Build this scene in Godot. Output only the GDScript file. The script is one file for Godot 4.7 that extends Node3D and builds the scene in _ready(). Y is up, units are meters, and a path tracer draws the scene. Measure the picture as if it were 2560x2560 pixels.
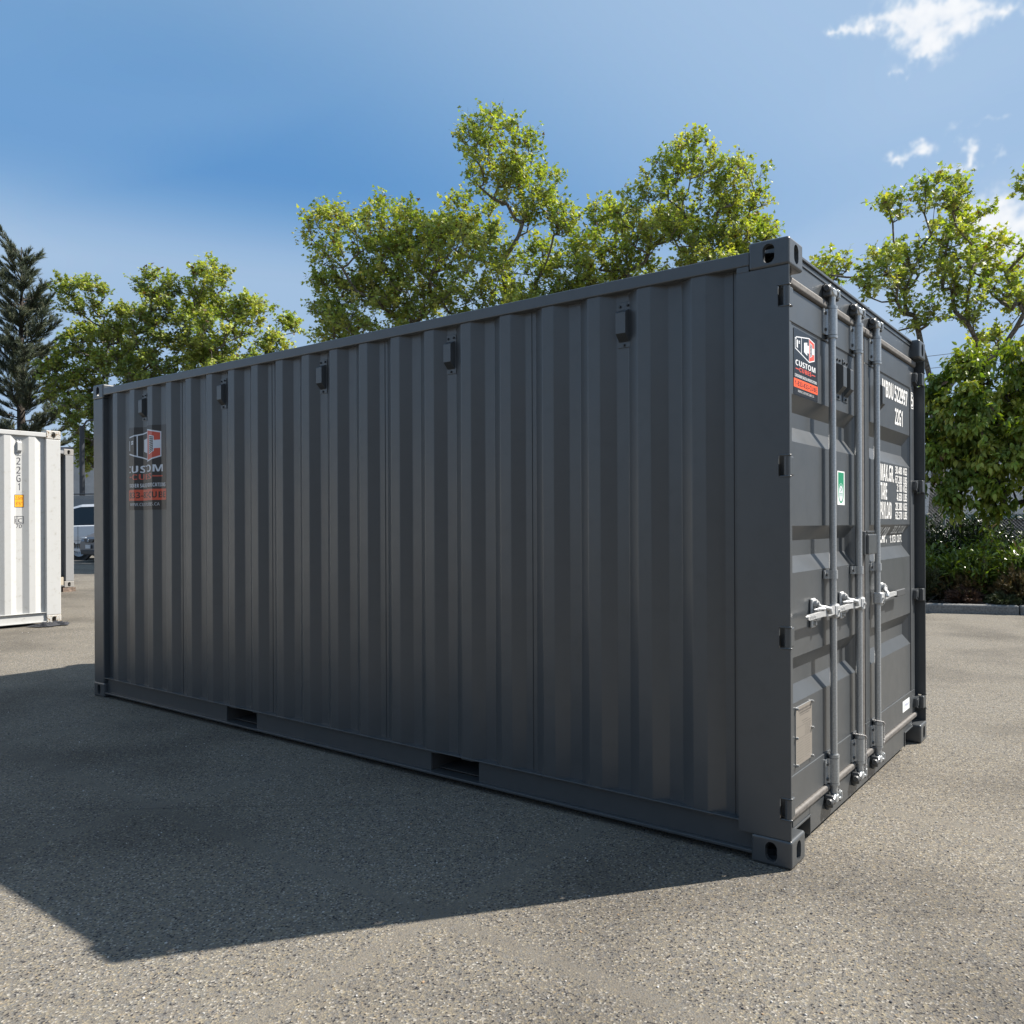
extends Node3D
# A dark steel shipping container on an asphalt yard, seen from its door corner.
# World frame: x runs along the container (0 at the doors, negative towards its far end), z = 0 is its near long side, y is up.

const CL := 6.058
const CW := 2.438
const CH := 2.591
const MID := Vector3(-3.029, 0.0, -1.219)
var M := {}
var seen_names := {}
var rng := RandomNumberGenerator.new()


class MB:
	# collects triangles with their own normals and commits them as one ArrayMesh
	var v := PackedVector3Array()
	var n := PackedVector3Array()
	var uv := PackedVector2Array()
	var col := PackedColorArray()
	var tint := Color.WHITE
	var off := Vector3.ZERO
	var xf := Transform3D.IDENTITY:
		set(value):
			xf = value
			mirrored = value.basis.determinant() < 0.0
	var mirrored := false

	func put(a: Vector3, na: Vector3, t := Vector2.ZERO) -> void:
		v.append(xf * a - off)
		n.append((xf.basis * na).normalized())
		uv.append(t)
		col.append(tint)

	func tri(a: Vector3, b: Vector3, c: Vector3, na: Vector3, nb: Vector3, nc: Vector3, ta := Vector2.ZERO, tb := Vector2.ZERO, tc := Vector2.ZERO) -> void:
		if ((c - a).cross(b - a).dot(na + nb + nc) >= 0.0) != mirrored:
			put(a, na, ta); put(b, nb, tb); put(c, nc, tc)
		else:
			put(a, na, ta); put(c, nc, tc); put(b, nb, tb)

	func flat(a: Vector3, b: Vector3, c: Vector3, out: Vector3) -> void:
		var m := (c - a).cross(b - a).normalized()
		if m.dot(out) < 0.0: m = -m
		tri(a, b, c, m, m, m)

	func quad(a: Vector3, b: Vector3, c: Vector3, d: Vector3, out: Vector3, ta := Vector2.ZERO, tb := Vector2.ZERO, tc := Vector2.ZERO, td := Vector2.ZERO) -> void:
		var m := (c - a).cross(b - d).normalized()
		if m.dot(out) < 0.0: m = -m
		tri(a, b, c, m, m, m, ta, tb, tc)
		tri(a, c, d, m, m, m, ta, tc, td)

	func quadn(a: Vector3, b: Vector3, c: Vector3, d: Vector3, na: Vector3, nb: Vector3, nc: Vector3, nd: Vector3) -> void:
		tri(a, b, c, na, nb, nc)
		tri(a, c, d, na, nc, nd)

	func box(lo: Vector3, hi: Vector3) -> void:
		var p := [lo, Vector3(hi.x, lo.y, lo.z), Vector3(hi.x, hi.y, lo.z), Vector3(lo.x, hi.y, lo.z), Vector3(lo.x, lo.y, hi.z), Vector3(hi.x, lo.y, hi.z), hi, Vector3(lo.x, hi.y, hi.z)]
		quad(p[0], p[1], p[2], p[3], Vector3.FORWARD); quad(p[4], p[5], p[6], p[7], Vector3.BACK)
		quad(p[0], p[4], p[7], p[3], Vector3.LEFT); quad(p[1], p[5], p[6], p[2], Vector3.RIGHT)
		quad(p[3], p[2], p[6], p[7], Vector3.UP); quad(p[0], p[1], p[5], p[4], Vector3.DOWN)

	# a box with rounded edges; holes: face letter ("x", "-x", "y" ...) -> [half length across u, half length across v, wall thickness], an oblong opening in the middle of that face
	func rbox(lo: Vector3, hi: Vector3, r: float, seg := 2, holes := {}) -> void:
		var c := (lo + hi) * 0.5
		var h := (hi - lo) * 0.5
		r = minf(r, minf(h.x, minf(h.y, h.z)) * 0.98)
		var inner := h - Vector3(r, r, r)
		for f in [["x", Vector3.RIGHT, Vector3.BACK, Vector3.UP], ["-x", Vector3.LEFT, Vector3.BACK, Vector3.UP], ["y", Vector3.UP, Vector3.RIGHT, Vector3.BACK], ["-y", Vector3.DOWN, Vector3.RIGHT, Vector3.BACK], ["z", Vector3.BACK, Vector3.RIGHT, Vector3.UP], ["-z", Vector3.FORWARD, Vector3.RIGHT, Vector3.UP]]:
			var N: Vector3 = f[1]
			var U: Vector3 = f[2]
			var V: Vector3 = f[3]
			var g := []
			for i in seg + 1: g.append([-1.0, -tan(PI / 4 * (1.0 - float(i) / seg))])
			for i in seg + 1: g.append([1.0, tan(PI / 4 * float(i) / seg)])
			var pts := []
			var nrm := []
			for a in g:
				for b in g:
					var d: Vector3 = (N + U * a[1] + V * b[1]).normalized()
					var s: Vector3 = N + U * a[0] + V * b[0]
					pts.append(c + inner * s + d * r)
					nrm.append(d)
			var k := g.size()
			for i in k - 1:
				for j in k - 1:
					if i == seg and j == seg and holes.has(f[0]):
						var hl: Array = holes[f[0]]
						var cc := c + N * absf(h.dot(N))
						ring_face(cc, U, V, N, absf(inner.dot(U)), absf(inner.dot(V)), hl[0], hl[1], hl[2])
						continue
					var q := [i * k + j, (i + 1) * k + j, (i + 1) * k + j + 1, i * k + j + 1]
					quadn(pts[q[0]], pts[q[1]], pts[q[2]], pts[q[3]], nrm[q[0]], nrm[q[1]], nrm[q[2]], nrm[q[3]])

	# a rectangle (half sizes a, b) with an oblong hole (half sizes hu, hv) whose wall goes t deep
	func ring_face(c: Vector3, U: Vector3, V: Vector3, N: Vector3, a: float, b: float, hu: float, hv: float, t: float) -> void:
		var K := 32
		var outer := []
		var hole := []
		var hn := []
		var rr := minf(hu, hv)
		for i in K:
			var an := TAU * (i + 0.5) / K
			var d := Vector2(cos(an), sin(an))
			var s := minf(a / maxf(absf(d.x), 1e-6), b / maxf(absf(d.y), 1e-6))
			var o := d * s
			# corners of the rectangle
			outer.append(o)
			var core := Vector2(clampf(d.x * 9.0, -1, 1) * (hu - rr), clampf(d.y * 9.0, -1, 1) * (hv - rr))
			hole.append(core + d * rr)
			hn.append(-d)
		for i in K:
			var j := (i + 1) % K
			var A: Vector2 = outer[i]
			var B: Vector2 = outer[j]
			var P := c + U * A.x + V * A.y
			var Q := c + U * B.x + V * B.y
			var R: Vector3 = c + U * hole[j].x + V * hole[j].y
			var S: Vector3 = c + U * hole[i].x + V * hole[i].y
			quad(P, Q, R, S, N)
			if absf(A.x - B.x) > 1e-5 and absf(A.y - B.y) > 1e-5:  # the corner between two sides
				var X := Vector2(signf(A.x) * a, signf(A.y) * b)
				flat(P, Q, c + U * X.x + V * X.y, N)
			quadn(S, R, R - N * t, S - N * t, U * hn[i].x + V * hn[i].y, U * hn[j].x + V * hn[j].y, U * hn[j].x + V * hn[j].y, U * hn[i].x + V * hn[i].y)

	func tube(path: Array, radii, sides := 10, caps := true) -> void:
		var m := path.size()
		var side := Vector3.RIGHT
		var rings := []
		var nn := []
		for i in m:
			var d: Vector3 = (path[mini(i + 1, m - 1)] - path[maxi(i - 1, 0)]).normalized()
			if i == 0 and absf(d.dot(side)) > 0.9: side = Vector3.UP
			side = (side - d * side.dot(d)).normalized()
			var up := d.cross(side)
			var r: float = radii[i] if radii is Array else radii
			var ring := []
			var rn := []
			for k in sides:
				var a := TAU * k / sides
				var o := side * cos(a) + up * sin(a)
				ring.append(path[i] + o * r)
				rn.append(o)
			rings.append(ring)
			nn.append(rn)
		for i in m - 1:
			for k in sides:
				var j := (k + 1) % sides
				quadn(rings[i][k], rings[i][j], rings[i + 1][j], rings[i + 1][k], nn[i][k], nn[i][j], nn[i + 1][j], nn[i + 1][k])
		if caps:
			for e in [0, m - 1]:
				var out: Vector3 = (path[0] - path[1]) if e == 0 else (path[m - 1] - path[m - 2])
				for k in range(1, sides - 1):
					flat(rings[e][0], rings[e][k], rings[e][k + 1], out)

	func cyl(a: Vector3, b: Vector3, r: float, sides := 16, chamfer := 0.0) -> void:
		if chamfer > 0.0:
			var d := (b - a).normalized() * chamfer
			tube([a, a + d * 0.001, a + d, b - d, b - d * 0.001, b], [r - chamfer, r - chamfer, r, r, r - chamfer, r - chamfer], sides)
		else:
			tube([a, b], r, sides)

	# a flat polygon in the plane of U and V, thick along N (from c to c + N * t)
	func prism(poly: PackedVector2Array, c: Vector3, U: Vector3, V: Vector3, N: Vector3, t: float) -> void:
		var idx := Geometry2D.triangulate_polygon(poly)
		for i in range(0, idx.size(), 3):
			var q := [poly[idx[i]], poly[idx[i + 1]], poly[idx[i + 2]]]
			flat(c + U * q[0].x + V * q[0].y + N * t, c + U * q[1].x + V * q[1].y + N * t, c + U * q[2].x + V * q[2].y + N * t, N)
			flat(c + U * q[0].x + V * q[0].y, c + U * q[1].x + V * q[1].y, c + U * q[2].x + V * q[2].y, -N)
		var turn := 1.0 if Geometry2D.is_polygon_clockwise(poly) else -1.0
		for i in poly.size():
			var a := poly[i]
			var b := poly[(i + 1) % poly.size()]
			var o := Vector2(-(b - a).y, (b - a).x) * turn
			quad(c + U * a.x + V * a.y, c + U * b.x + V * b.y, c + U * b.x + V * b.y + N * t, c + U * a.x + V * a.y + N * t, U * o.x + V * o.y)

	func mesh(colors := false) -> ArrayMesh:
		var a := []
		a.resize(Mesh.ARRAY_MAX)
		a[Mesh.ARRAY_VERTEX] = v
		a[Mesh.ARRAY_NORMAL] = n
		a[Mesh.ARRAY_TEX_UV] = uv
		if colors: a[Mesh.ARRAY_COLOR] = col
		var m := ArrayMesh.new()
		m.add_surface_from_arrays(Mesh.PRIMITIVE_TRIANGLES, a)
		return m


func mb(off := Vector3.ZERO) -> MB:
	var b := MB.new()
	b.off = off
	return b


# ---------------------------------------------------------------- nodes and names
func numbered(called: String) -> String:
	if not seen_names.has(called):
		seen_names[called] = 0
		return called
	seen_names[called] += 1
	return "%s_%03d" % [called, seen_names[called]]


func thing(called: String, label: String, category: String, at := Vector3.ZERO, group := "") -> Node3D:
	var o := Node3D.new()
	o.name = numbered(called)
	add_child(o)
	o.position = at
	return tag(o, label, category, group)


func tag(o, label: String, category: String, group := ""):
	o.set_meta("label", label)
	o.set_meta("category", category)
	if group: o.set_meta("group", group)
	return o


func part(called: String, b, m: Material, parent: Node3D, kind := "") -> MeshInstance3D:
	var o := MeshInstance3D.new()
	o.mesh = b.mesh() if b is MB else b
	o.material_override = m
	o.name = called
	parent.add_child(o, true)
	if kind: o.set_meta("kind", kind)
	return o


func struct(called: String, b, m: Material) -> MeshInstance3D:
	var o := part(called, b, m, self, "structure")
	return o


func scatter(called: String, mesh: Mesh, where: Array, tints: Array, m: Material, parent: Node3D) -> MultiMeshInstance3D:
	var mm := MultiMesh.new()
	mm.transform_format = MultiMesh.TRANSFORM_3D
	mm.use_colors = true
	mm.mesh = mesh
	mm.instance_count = where.size()
	for i in where.size():
		mm.set_instance_transform(i, where[i])
		mm.set_instance_color(i, tints[i])
	var o := MultiMeshInstance3D.new()
	o.multimesh = mm
	o.material_override = m
	o.name = called
	parent.add_child(o, true)
	o.set_meta("kind", "stuff")
	return o


# ---------------------------------------------------------------- materials
func lin(r: float, g: float, b: float) -> Color:
	return Color(r, g, b).linear_to_srgb()


func noise(freq: float, kind := FastNoiseLite.TYPE_SIMPLEX_SMOOTH, seed_ := 1, oct := 4) -> FastNoiseLite:
	var f := FastNoiseLite.new()
	f.noise_type = kind
	f.frequency = freq
	f.seed = seed_
	f.fractal_octaves = oct
	f.fractal_type = FastNoiseLite.FRACTAL_FBM if oct > 1 else FastNoiseLite.FRACTAL_NONE
	return f


func ntex(f: FastNoiseLite, size := 512, ramp: Gradient = null, bump := 0.0, seamless := true) -> NoiseTexture2D:
	var t := NoiseTexture2D.new()
	t.width = size
	t.height = size
	t.seamless = seamless
	t.seamless_blend_skirt = 0.08
	t.noise = f
	if ramp: t.color_ramp = ramp
	if bump > 0.0:
		t.as_normal_map = true
		t.bump_strength = bump
	return t


func ramp(offsets: Array, colors: Array) -> Gradient:
	var g := Gradient.new()
	g.offsets = PackedFloat32Array(offsets)
	g.colors = PackedColorArray(colors)
	return g


func mat(c: Color, rough := 0.6, metal := 0.0) -> StandardMaterial3D:
	var m := StandardMaterial3D.new()
	m.albedo_color = c
	m.roughness = rough
	m.metallic = metal
	return m


func grain(m: StandardMaterial3D, tex: Texture2D, scale: float, rough: Texture2D = null, nrm: Texture2D = null, ns := 0.3) -> StandardMaterial3D:
	m.uv1_triplanar = true
	m.uv1_world_triplanar = true
	m.uv1_scale = Vector3(scale, scale, scale)
	if tex: m.albedo_texture = tex
	if rough: m.roughness_texture = rough
	if nrm:
		m.normal_enabled = true
		m.normal_texture = nrm
		m.normal_scale = ns
	return m


func gray(x: float) -> Color:
	return Color(x, x, x)


func make_materials() -> void:
	var dirt := ntex(noise(0.012, FastNoiseLite.TYPE_SIMPLEX_SMOOTH, 5, 5), 1024, ramp([0.0, 0.4, 1.0], [gray(0.93), gray(0.985), gray(1.0)]))
	var rgh := ntex(noise(0.02, FastNoiseLite.TYPE_SIMPLEX_SMOOTH, 8, 5), 512, ramp([0.0, 1.0], [gray(0.8), gray(1.0)]))
	var wave := ntex(noise(0.006, FastNoiseLite.TYPE_SIMPLEX_SMOOTH, 3, 2), 512, null, 6.0)
	M.paint = grain(mat(lin(0.060, 0.066, 0.071), 0.36), dirt, 0.7, rgh, wave, 0.10)
	M.paint.metallic_specular = 0.6
	M.paint_seam = grain(mat(lin(0.03, 0.034, 0.038), 0.6), dirt, 0.7)
	M.inside = mat(lin(0.06, 0.057, 0.055), 0.8)
	M.black = mat(lin(0.012, 0.013, 0.014), 0.55)
	var spangle := ntex(noise(0.05, FastNoiseLite.TYPE_CELLULAR, 4, 1), 512, ramp([0.0, 0.5, 1.0], [gray(0.84), gray(0.94), gray(1.0)]))
	var zr := ntex(noise(0.03, FastNoiseLite.TYPE_SIMPLEX_SMOOTH, 9, 4), 512, ramp([0.0, 1.0], [gray(0.7), gray(1.0)]))
	M.zinc = grain(mat(lin(0.50, 0.52, 0.53), 0.42, 0.6), spangle, 5.0, zr)
	M.zinc_dark = grain(mat(lin(0.11, 0.115, 0.12), 0.55, 0.4), spangle, 5.0, zr)
	M.cast = grain(mat(lin(0.62, 0.63, 0.63), 0.55, 0.45), spangle, 7.0, zr)
	M.rubber = grain(mat(lin(0.135, 0.125, 0.115), 0.62), ntex(noise(0.02, FastNoiseLite.TYPE_SIMPLEX_SMOOTH, 14, 5), 512, ramp([0.0, 0.5, 1.0], [gray(0.7), gray(0.95), gray(1.0)])), 2.5)
	M.rope = mat(lin(0.34, 0.33, 0.32), 0.6, 0.3)
	M.letter = mat(lin(0.78, 0.78, 0.76), 0.55)
	M.bolt = mat(lin(0.05, 0.055, 0.06), 0.45, 0.3)
	var scuff := ntex(noise(0.015, FastNoiseLite.TYPE_SIMPLEX_SMOOTH, 21, 6), 1024, ramp([0.0, 0.16, 0.3, 1.0], [Color(0.86, 0.85, 0.82), Color(0.965, 0.96, 0.95), Color(0.99, 0.99, 0.985), Color(1, 1, 1)]))
	M.white = grain(mat(lin(0.47, 0.475, 0.47), 0.5), scuff, 0.6)
	M.white_cast = grain(mat(lin(0.46, 0.455, 0.43), 0.6), ntex(noise(0.03, FastNoiseLite.TYPE_SIMPLEX_SMOOTH, 22, 5), 512, ramp([0.0, 0.3, 0.42, 1.0], [Color(0.45, 0.30, 0.18), Color(0.78, 0.68, 0.55), Color(1, 1, 1), Color(1, 1, 1)])), 2.4)
	M.grey_paint = grain(mat(lin(0.24, 0.245, 0.25), 0.6), scuff, 0.8)
	M.grey_cast = grain(mat(lin(0.26, 0.25, 0.235), 0.65), scuff, 2.4)
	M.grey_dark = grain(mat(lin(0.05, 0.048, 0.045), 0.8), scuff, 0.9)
	M.tan_rail = grain(mat(lin(0.42, 0.37, 0.29), 0.7), scuff, 1.2)
	M.ink = mat(lin(0.03, 0.03, 0.045), 0.6)
	M.timber = grain(mat(lin(0.30, 0.22, 0.17), 0.85), ntex(noise(0.02, FastNoiseLite.TYPE_SIMPLEX, 31, 5), 256, ramp([0.0, 1.0], [gray(0.55), gray(1.0)])), 2.0)
	M.cloth = mat(lin(0.03, 0.032, 0.038), 0.9)
	make_ground_materials()
	M.asphalt.metallic_specular = 0.3


func make_ground_materials() -> void:
	# asphalt: small stones of several tones in a worn binder, mottled at the scale of metres
	var stones := ramp([0.0, 0.06, 0.07, 0.2, 0.21, 0.62, 0.63, 0.80, 0.81, 0.92, 0.93, 0.985, 0.99, 1.0], [Color(0.30, 0.30, 0.32), Color(0.36, 0.36, 0.37), Color(0.50, 0.50, 0.50), Color(0.56, 0.555, 0.54), Color(0.60, 0.585, 0.555), Color(0.66, 0.64, 0.60), Color(0.57, 0.575, 0.58), Color(0.64, 0.64, 0.63), Color(0.70, 0.67, 0.60), Color(0.76, 0.73, 0.65), Color(0.80, 0.79, 0.76), Color(0.88, 0.87, 0.84), Color(0.74, 0.68, 0.58), Color(0.78, 0.71, 0.60)])
	var f := noise(0.155, FastNoiseLite.TYPE_CELLULAR, 77, 1)
	f.cellular_return_type = FastNoiseLite.RETURN_CELL_VALUE
	f.cellular_jitter = 1.0
	var bumpy := noise(0.155, FastNoiseLite.TYPE_CELLULAR, 77, 1)
	bumpy.cellular_return_type = FastNoiseLite.RETURN_DISTANCE
	var patch := ntex(noise(0.006, FastNoiseLite.TYPE_SIMPLEX_SMOOTH, 41, 6), 1024, ramp([0.0, 0.35, 0.55, 1.0], [Color(0.78, 0.775, 0.77), Color(0.91, 0.905, 0.90), Color(0.98, 0.975, 0.965), Color(1, 1, 1)]))
	var m := mat(lin(0.46, 0.445, 0.425), 0.88)
	grain(m, ntex(f, 2048, stones), 0.5, null, ntex(bumpy, 2048, null, 5.0), 0.45)
	m.detail_enabled = true
	m.detail_blend_mode = BaseMaterial3D.BLEND_MODE_MUL
	m.detail_albedo = patch
	m.detail_uv_layer = BaseMaterial3D.DETAIL_UV_2
	m.uv2_triplanar = true
	m.uv2_world_triplanar = true
	m.uv2_scale = Vector3(0.083, 0.083, 0.083)
	M.asphalt = m
	M.concrete = grain(mat(lin(0.24, 0.235, 0.225), 0.9), ntex(noise(0.03, FastNoiseLite.TYPE_SIMPLEX, 51, 6), 512, ramp([0.0, 0.5, 1.0], [gray(0.62), gray(0.9), gray(1.0)])), 1.3)
	var mul := noise(0.09, FastNoiseLite.TYPE_CELLULAR, 61, 1)
	mul.cellular_return_type = FastNoiseLite.RETURN_CELL_VALUE
	M.mulch = grain(mat(lin(0.11, 0.085, 0.065), 0.95), ntex(mul, 512, ramp([0.0, 0.5, 1.0], [gray(0.35), gray(0.75), Color(1.0, 0.95, 0.88)])), 1.1)
	M.bark = grain(mat(lin(0.23, 0.20, 0.165), 0.9), ntex(noise(0.02, FastNoiseLite.TYPE_SIMPLEX_SMOOTH, 71, 5), 512, ramp([0.0, 0.45, 0.6, 1.0], [gray(0.45), gray(0.7), gray(0.95), gray(1.0)])), 1.6)
	M.bark_dark = grain(mat(lin(0.085, 0.07, 0.058), 0.95), ntex(noise(0.03, FastNoiseLite.TYPE_SIMPLEX, 72, 5), 256, ramp([0.0, 1.0], [gray(0.5), gray(1.0)])), 2.0)
	M.leaf = foliage(0.5, Color(0.72, 0.80, 0.12))
	M.glossy_leaf = foliage(0.28, Color(0.40, 0.50, 0.08))
	M.needle = foliage(0.6, Color(0.20, 0.26, 0.14))
	M.wall_grey = grain(mat(lin(0.50, 0.505, 0.515), 0.8), ntex(noise(0.01, FastNoiseLite.TYPE_SIMPLEX, 81, 5), 512, ramp([0.0, 1.0], [gray(0.84), gray(1.0)])), 0.3)
	M.wire = mat(lin(0.36, 0.37, 0.38), 0.5, 0.6)
	M.rail_dark = mat(lin(0.03, 0.034, 0.042), 0.5)
	M.banner = mat(lin(0.20, 0.225, 0.25), 0.8)
	M.silver = mat(lin(0.55, 0.57, 0.60), 0.35, 0.2)
	M.car_grey = mat(lin(0.105, 0.11, 0.125), 0.35, 0.25)
	M.glass = mat(lin(0.02, 0.024, 0.026), 0.08)
	M.tyre = mat(lin(0.018, 0.018, 0.018), 0.9)
	M.plastic = mat(lin(0.02, 0.02, 0.022), 0.6)


func foliage(rough: float, back: Color) -> StandardMaterial3D:
	var m := mat(Color.WHITE, rough)
	m.vertex_color_use_as_albedo = true
	m.cull_mode = BaseMaterial3D.CULL_DISABLED
	m.backlight_enabled = true
	m.backlight = back.linear_to_srgb()
	return m


# ---------------------------------------------------------------- lettering
func glyphs(s: String, bold := true) -> PackedVector2Array:
	# the triangles of a line of text, scaled so that its ink fills 0..1 both ways
	var t := TextMesh.new()
	var f := SystemFont.new()
	f.font_names = PackedStringArray(["Droid Sans"])
	f.font_weight = 700 if bold else 400
	t.font = f
	t.font_size = 64
	t.pixel_size = 0.01
	t.depth = 0.01
	t.curve_step = 1.0
	t.text = s
	var a := t.get_mesh_arrays()
	var V: PackedVector3Array = a[Mesh.ARRAY_VERTEX]
	var N: PackedVector3Array = a[Mesh.ARRAY_NORMAL]
	var I: PackedInt32Array = a[Mesh.ARRAY_INDEX]
	var out := PackedVector2Array()
	var lo := Vector2(1e9, 1e9)
	var hi := Vector2(-1e9, -1e9)
	for i in range(0, I.size(), 3):
		if N[I[i]].z > 0.5:
			for k in 3:
				var p := Vector2(V[I[i + k]].x, V[I[i + k]].y)
				out.append(p)
				lo = lo.min(p)
				hi = hi.max(p)
	for i in out.size():
		out[i] = (out[i] - lo) / (hi - lo)
	return out


# a line of text on the door face: from z0 (left) to z1 (right, more negative), between heights y0 and y1, cut where the sheet folds
func door_text(b: MB, s: String, z0: float, z1: float, y0: float, y1: float, face: Callable, bold := true) -> void:
	var t := glyphs(s, bold)
	for i in range(0, t.size(), 3):
		var poly := PackedVector2Array()
		for k in 3:
			poly.append(Vector2(lerpf(z0, z1, t[i + k].x), lerpf(y0, y1, t[i + k].y)))
		for band in [[0.0, 1.272], [1.272, 1.340], [1.340, 1.405], [1.405, 3.0]]:
			var cut := clip_y(clip_y(poly, band[0], 1.0), band[1], -1.0)
			var mid: float = (band[0] + band[1]) * 0.5
			for q in range(1, cut.size() - 1):
				var p := []
				for w in [cut[0], cut[q], cut[q + 1]]:
					p.append(Vector3(face.call(clampf(w.y, band[0] + 1e-4, band[1] - 1e-4)) + 0.0015, w.y, w.x))
				b.flat(p[0], p[1], p[2], Vector3.RIGHT)


func clip_y(poly: PackedVector2Array, y: float, keep: float) -> PackedVector2Array:
	var out := PackedVector2Array()
	for i in poly.size():
		var a := poly[i]
		var c := poly[(i + 1) % poly.size()]
		var ia := (a.y - y) * keep >= 0.0
		var ic := (c.y - y) * keep >= 0.0
		if ia: out.append(a)
		if ia != ic: out.append(a.lerp(c, (y - a.y) / (c.y - a.y)))
	return out


func fold_depth(p: PackedVector2Array, x: float) -> float:
	for i in p.size() - 1:
		if x <= p[i + 1].x: return lerpf(p[i].y, p[i + 1].y, clampf((x - p[i].x) / maxf(p[i + 1].x - p[i].x, 1e-5), 0.0, 1.0))
	return p[-1].y


# flat lettering pressed onto the folds of a side sheet
func fold_ink(b: MB, tris: PackedVector2Array, p: PackedVector2Array) -> void:
	for i in range(0, tris.size(), 3):
		var poly := PackedVector2Array([Vector2(tris[i].y, tris[i].x), Vector2(tris[i + 1].y, tris[i + 1].x), Vector2(tris[i + 2].y, tris[i + 2].x)])
		for k in p.size() - 1:
			var cut := clip_y(clip_y(poly, p[k].x, 1.0), p[k + 1].x, -1.0)
			for q in range(1, cut.size() - 1):
				var w := []
				for c in [cut[0], cut[q], cut[q + 1]]:
					w.append(Vector3(c.y, c.x, lerpf(p[k].y, p[k + 1].y, clampf((c.y - p[k].x) / (p[k + 1].x - p[k].x), 0.0, 1.0)) + 0.002))
				b.flat(w[0], w[1], w[2], Vector3.BACK)


func fold_film(b: MB, p: PackedVector2Array, x0: float, x1: float, y0: float, y1: float) -> void:
	# a film pressed over the folds, its print spread along the bent length
	var line := []
	for i in p.size() - 1:
		var a := p[i]
		var c := p[i + 1]
		if c.x < x0 or a.x > x1: continue
		if a.x < x0: a = a.lerp(c, (x0 - a.x) / (c.x - a.x))
		if c.x > x1: c = a.lerp(c, (x1 - a.x) / (c.x - a.x))
		if line.is_empty(): line.append(a)
		line.append(c)
	var total := 0.0
	for i in line.size() - 1: total += line[i].distance_to(line[i + 1])
	var at := 0.0
	for i in line.size() - 1:
		var a: Vector2 = line[i]
		var c: Vector2 = line[i + 1]
		var n := Vector3(-(c - a).y, 0, (c - a).x).normalized()
		var o := n * 0.0024
		var u0 := at / total
		at += a.distance_to(c)
		var u1 := at / total
		b.quad(Vector3(a.x, y0, a.y) + o, Vector3(c.x, y0, c.y) + o, Vector3(c.x, y1, c.y) + o, Vector3(a.x, y1, a.y) + o, n, Vector2(u0, 1), Vector2(u1, 1), Vector2(u1, 0), Vector2(u0, 0))


func placed(s: String, x0: float, x1: float, y0: float, y1: float, bold := false) -> PackedVector2Array:
	var t := glyphs(s, bold)
	for i in t.size(): t[i] = Vector2(lerpf(x0, x1, t[i].x), lerpf(y0, y1, t[i].y))
	return t


func wall_text(b: MB, s: String, x0: float, x1: float, y0: float, y1: float, z: float, bold := false) -> void:
	var t := glyphs(s, bold)
	for i in range(0, t.size(), 3):
		var p := []
		for k in 3: p.append(Vector3(lerpf(x0, x1, t[i + k].x), lerpf(y0, y1, t[i + k].y), z))
		b.flat(p[0], p[1], p[2], Vector3.BACK)


# --- drawing flat print into an Image; coordinates 0..1 with y down
func ink_poly(im: Image, pts: Array, c: Color) -> void:
	var poly := PackedVector2Array(pts)
	var idx := Geometry2D.triangulate_polygon(poly)
	for i in range(0, idx.size(), 3):
		ink_tri(im, poly[idx[i]], poly[idx[i + 1]], poly[idx[i + 2]], c)


func ink_tri(im: Image, a: Vector2, b: Vector2, c: Vector2, col: Color) -> void:
	var s := Vector2(im.get_width(), im.get_height())
	var q := [a * s, b * s, c * s]
	var y0 := maxi(0, floori(minf(q[0].y, minf(q[1].y, q[2].y))))
	var y1 := mini(im.get_height() - 1, ceili(maxf(q[0].y, maxf(q[1].y, q[2].y))))
	for y in range(y0, y1 + 1):
		var yy := y + 0.5
		var lo := 1e9
		var hi := -1e9
		for k in 3:
			var p: Vector2 = q[k]
			var r: Vector2 = q[(k + 1) % 3]
			if (p.y <= yy) != (r.y <= yy):
				var x := p.x + (yy - p.y) / (r.y - p.y) * (r.x - p.x)
				lo = minf(lo, x)
				hi = maxf(hi, x)
		if hi > lo:
			var xa := roundi(lo)
			var xb := roundi(hi)
			if xb > xa: im.fill_rect(Rect2i(xa, y, xb - xa, 1), col)


func ink_line(im: Image, a: Vector2, b: Vector2, w: float, c: Color) -> void:
	var d := (b - a).normalized() * w * 0.5
	var o := Vector2(-d.y, d.x)
	ink_poly(im, [a + o - d, b + o + d, b - o + d, a - o - d], c)


func ink_text(im: Image, s: String, x0: float, x1: float, y0: float, y1: float, c: Color, bold := true) -> void:
	var t := glyphs(s, bold)
	for i in range(0, t.size(), 3):
		var p := []
		for k in 3: p.append(Vector2(lerpf(x0, x1, t[i + k].x), lerpf(y1, y0, t[i + k].y)))
		ink_tri(im, p[0], p[1], p[2], c)


func ink_oval(im: Image, c: Vector2, r: Vector2, col: Color) -> void:
	var p := []
	for i in 40: p.append(c + Vector2(cos(TAU * i / 40), sin(TAU * i / 40)) * r)
	ink_poly(im, p, col)


func print_mat(im: Image, rough: float) -> StandardMaterial3D:
	im.resize(im.get_width() / 2, im.get_height() / 2, Image.INTERPOLATE_BILINEAR)
	var m := mat(Color.WHITE, rough)
	m.albedo_texture = ImageTexture.create_from_image(im)
	m.texture_repeat = false
	return m


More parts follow.
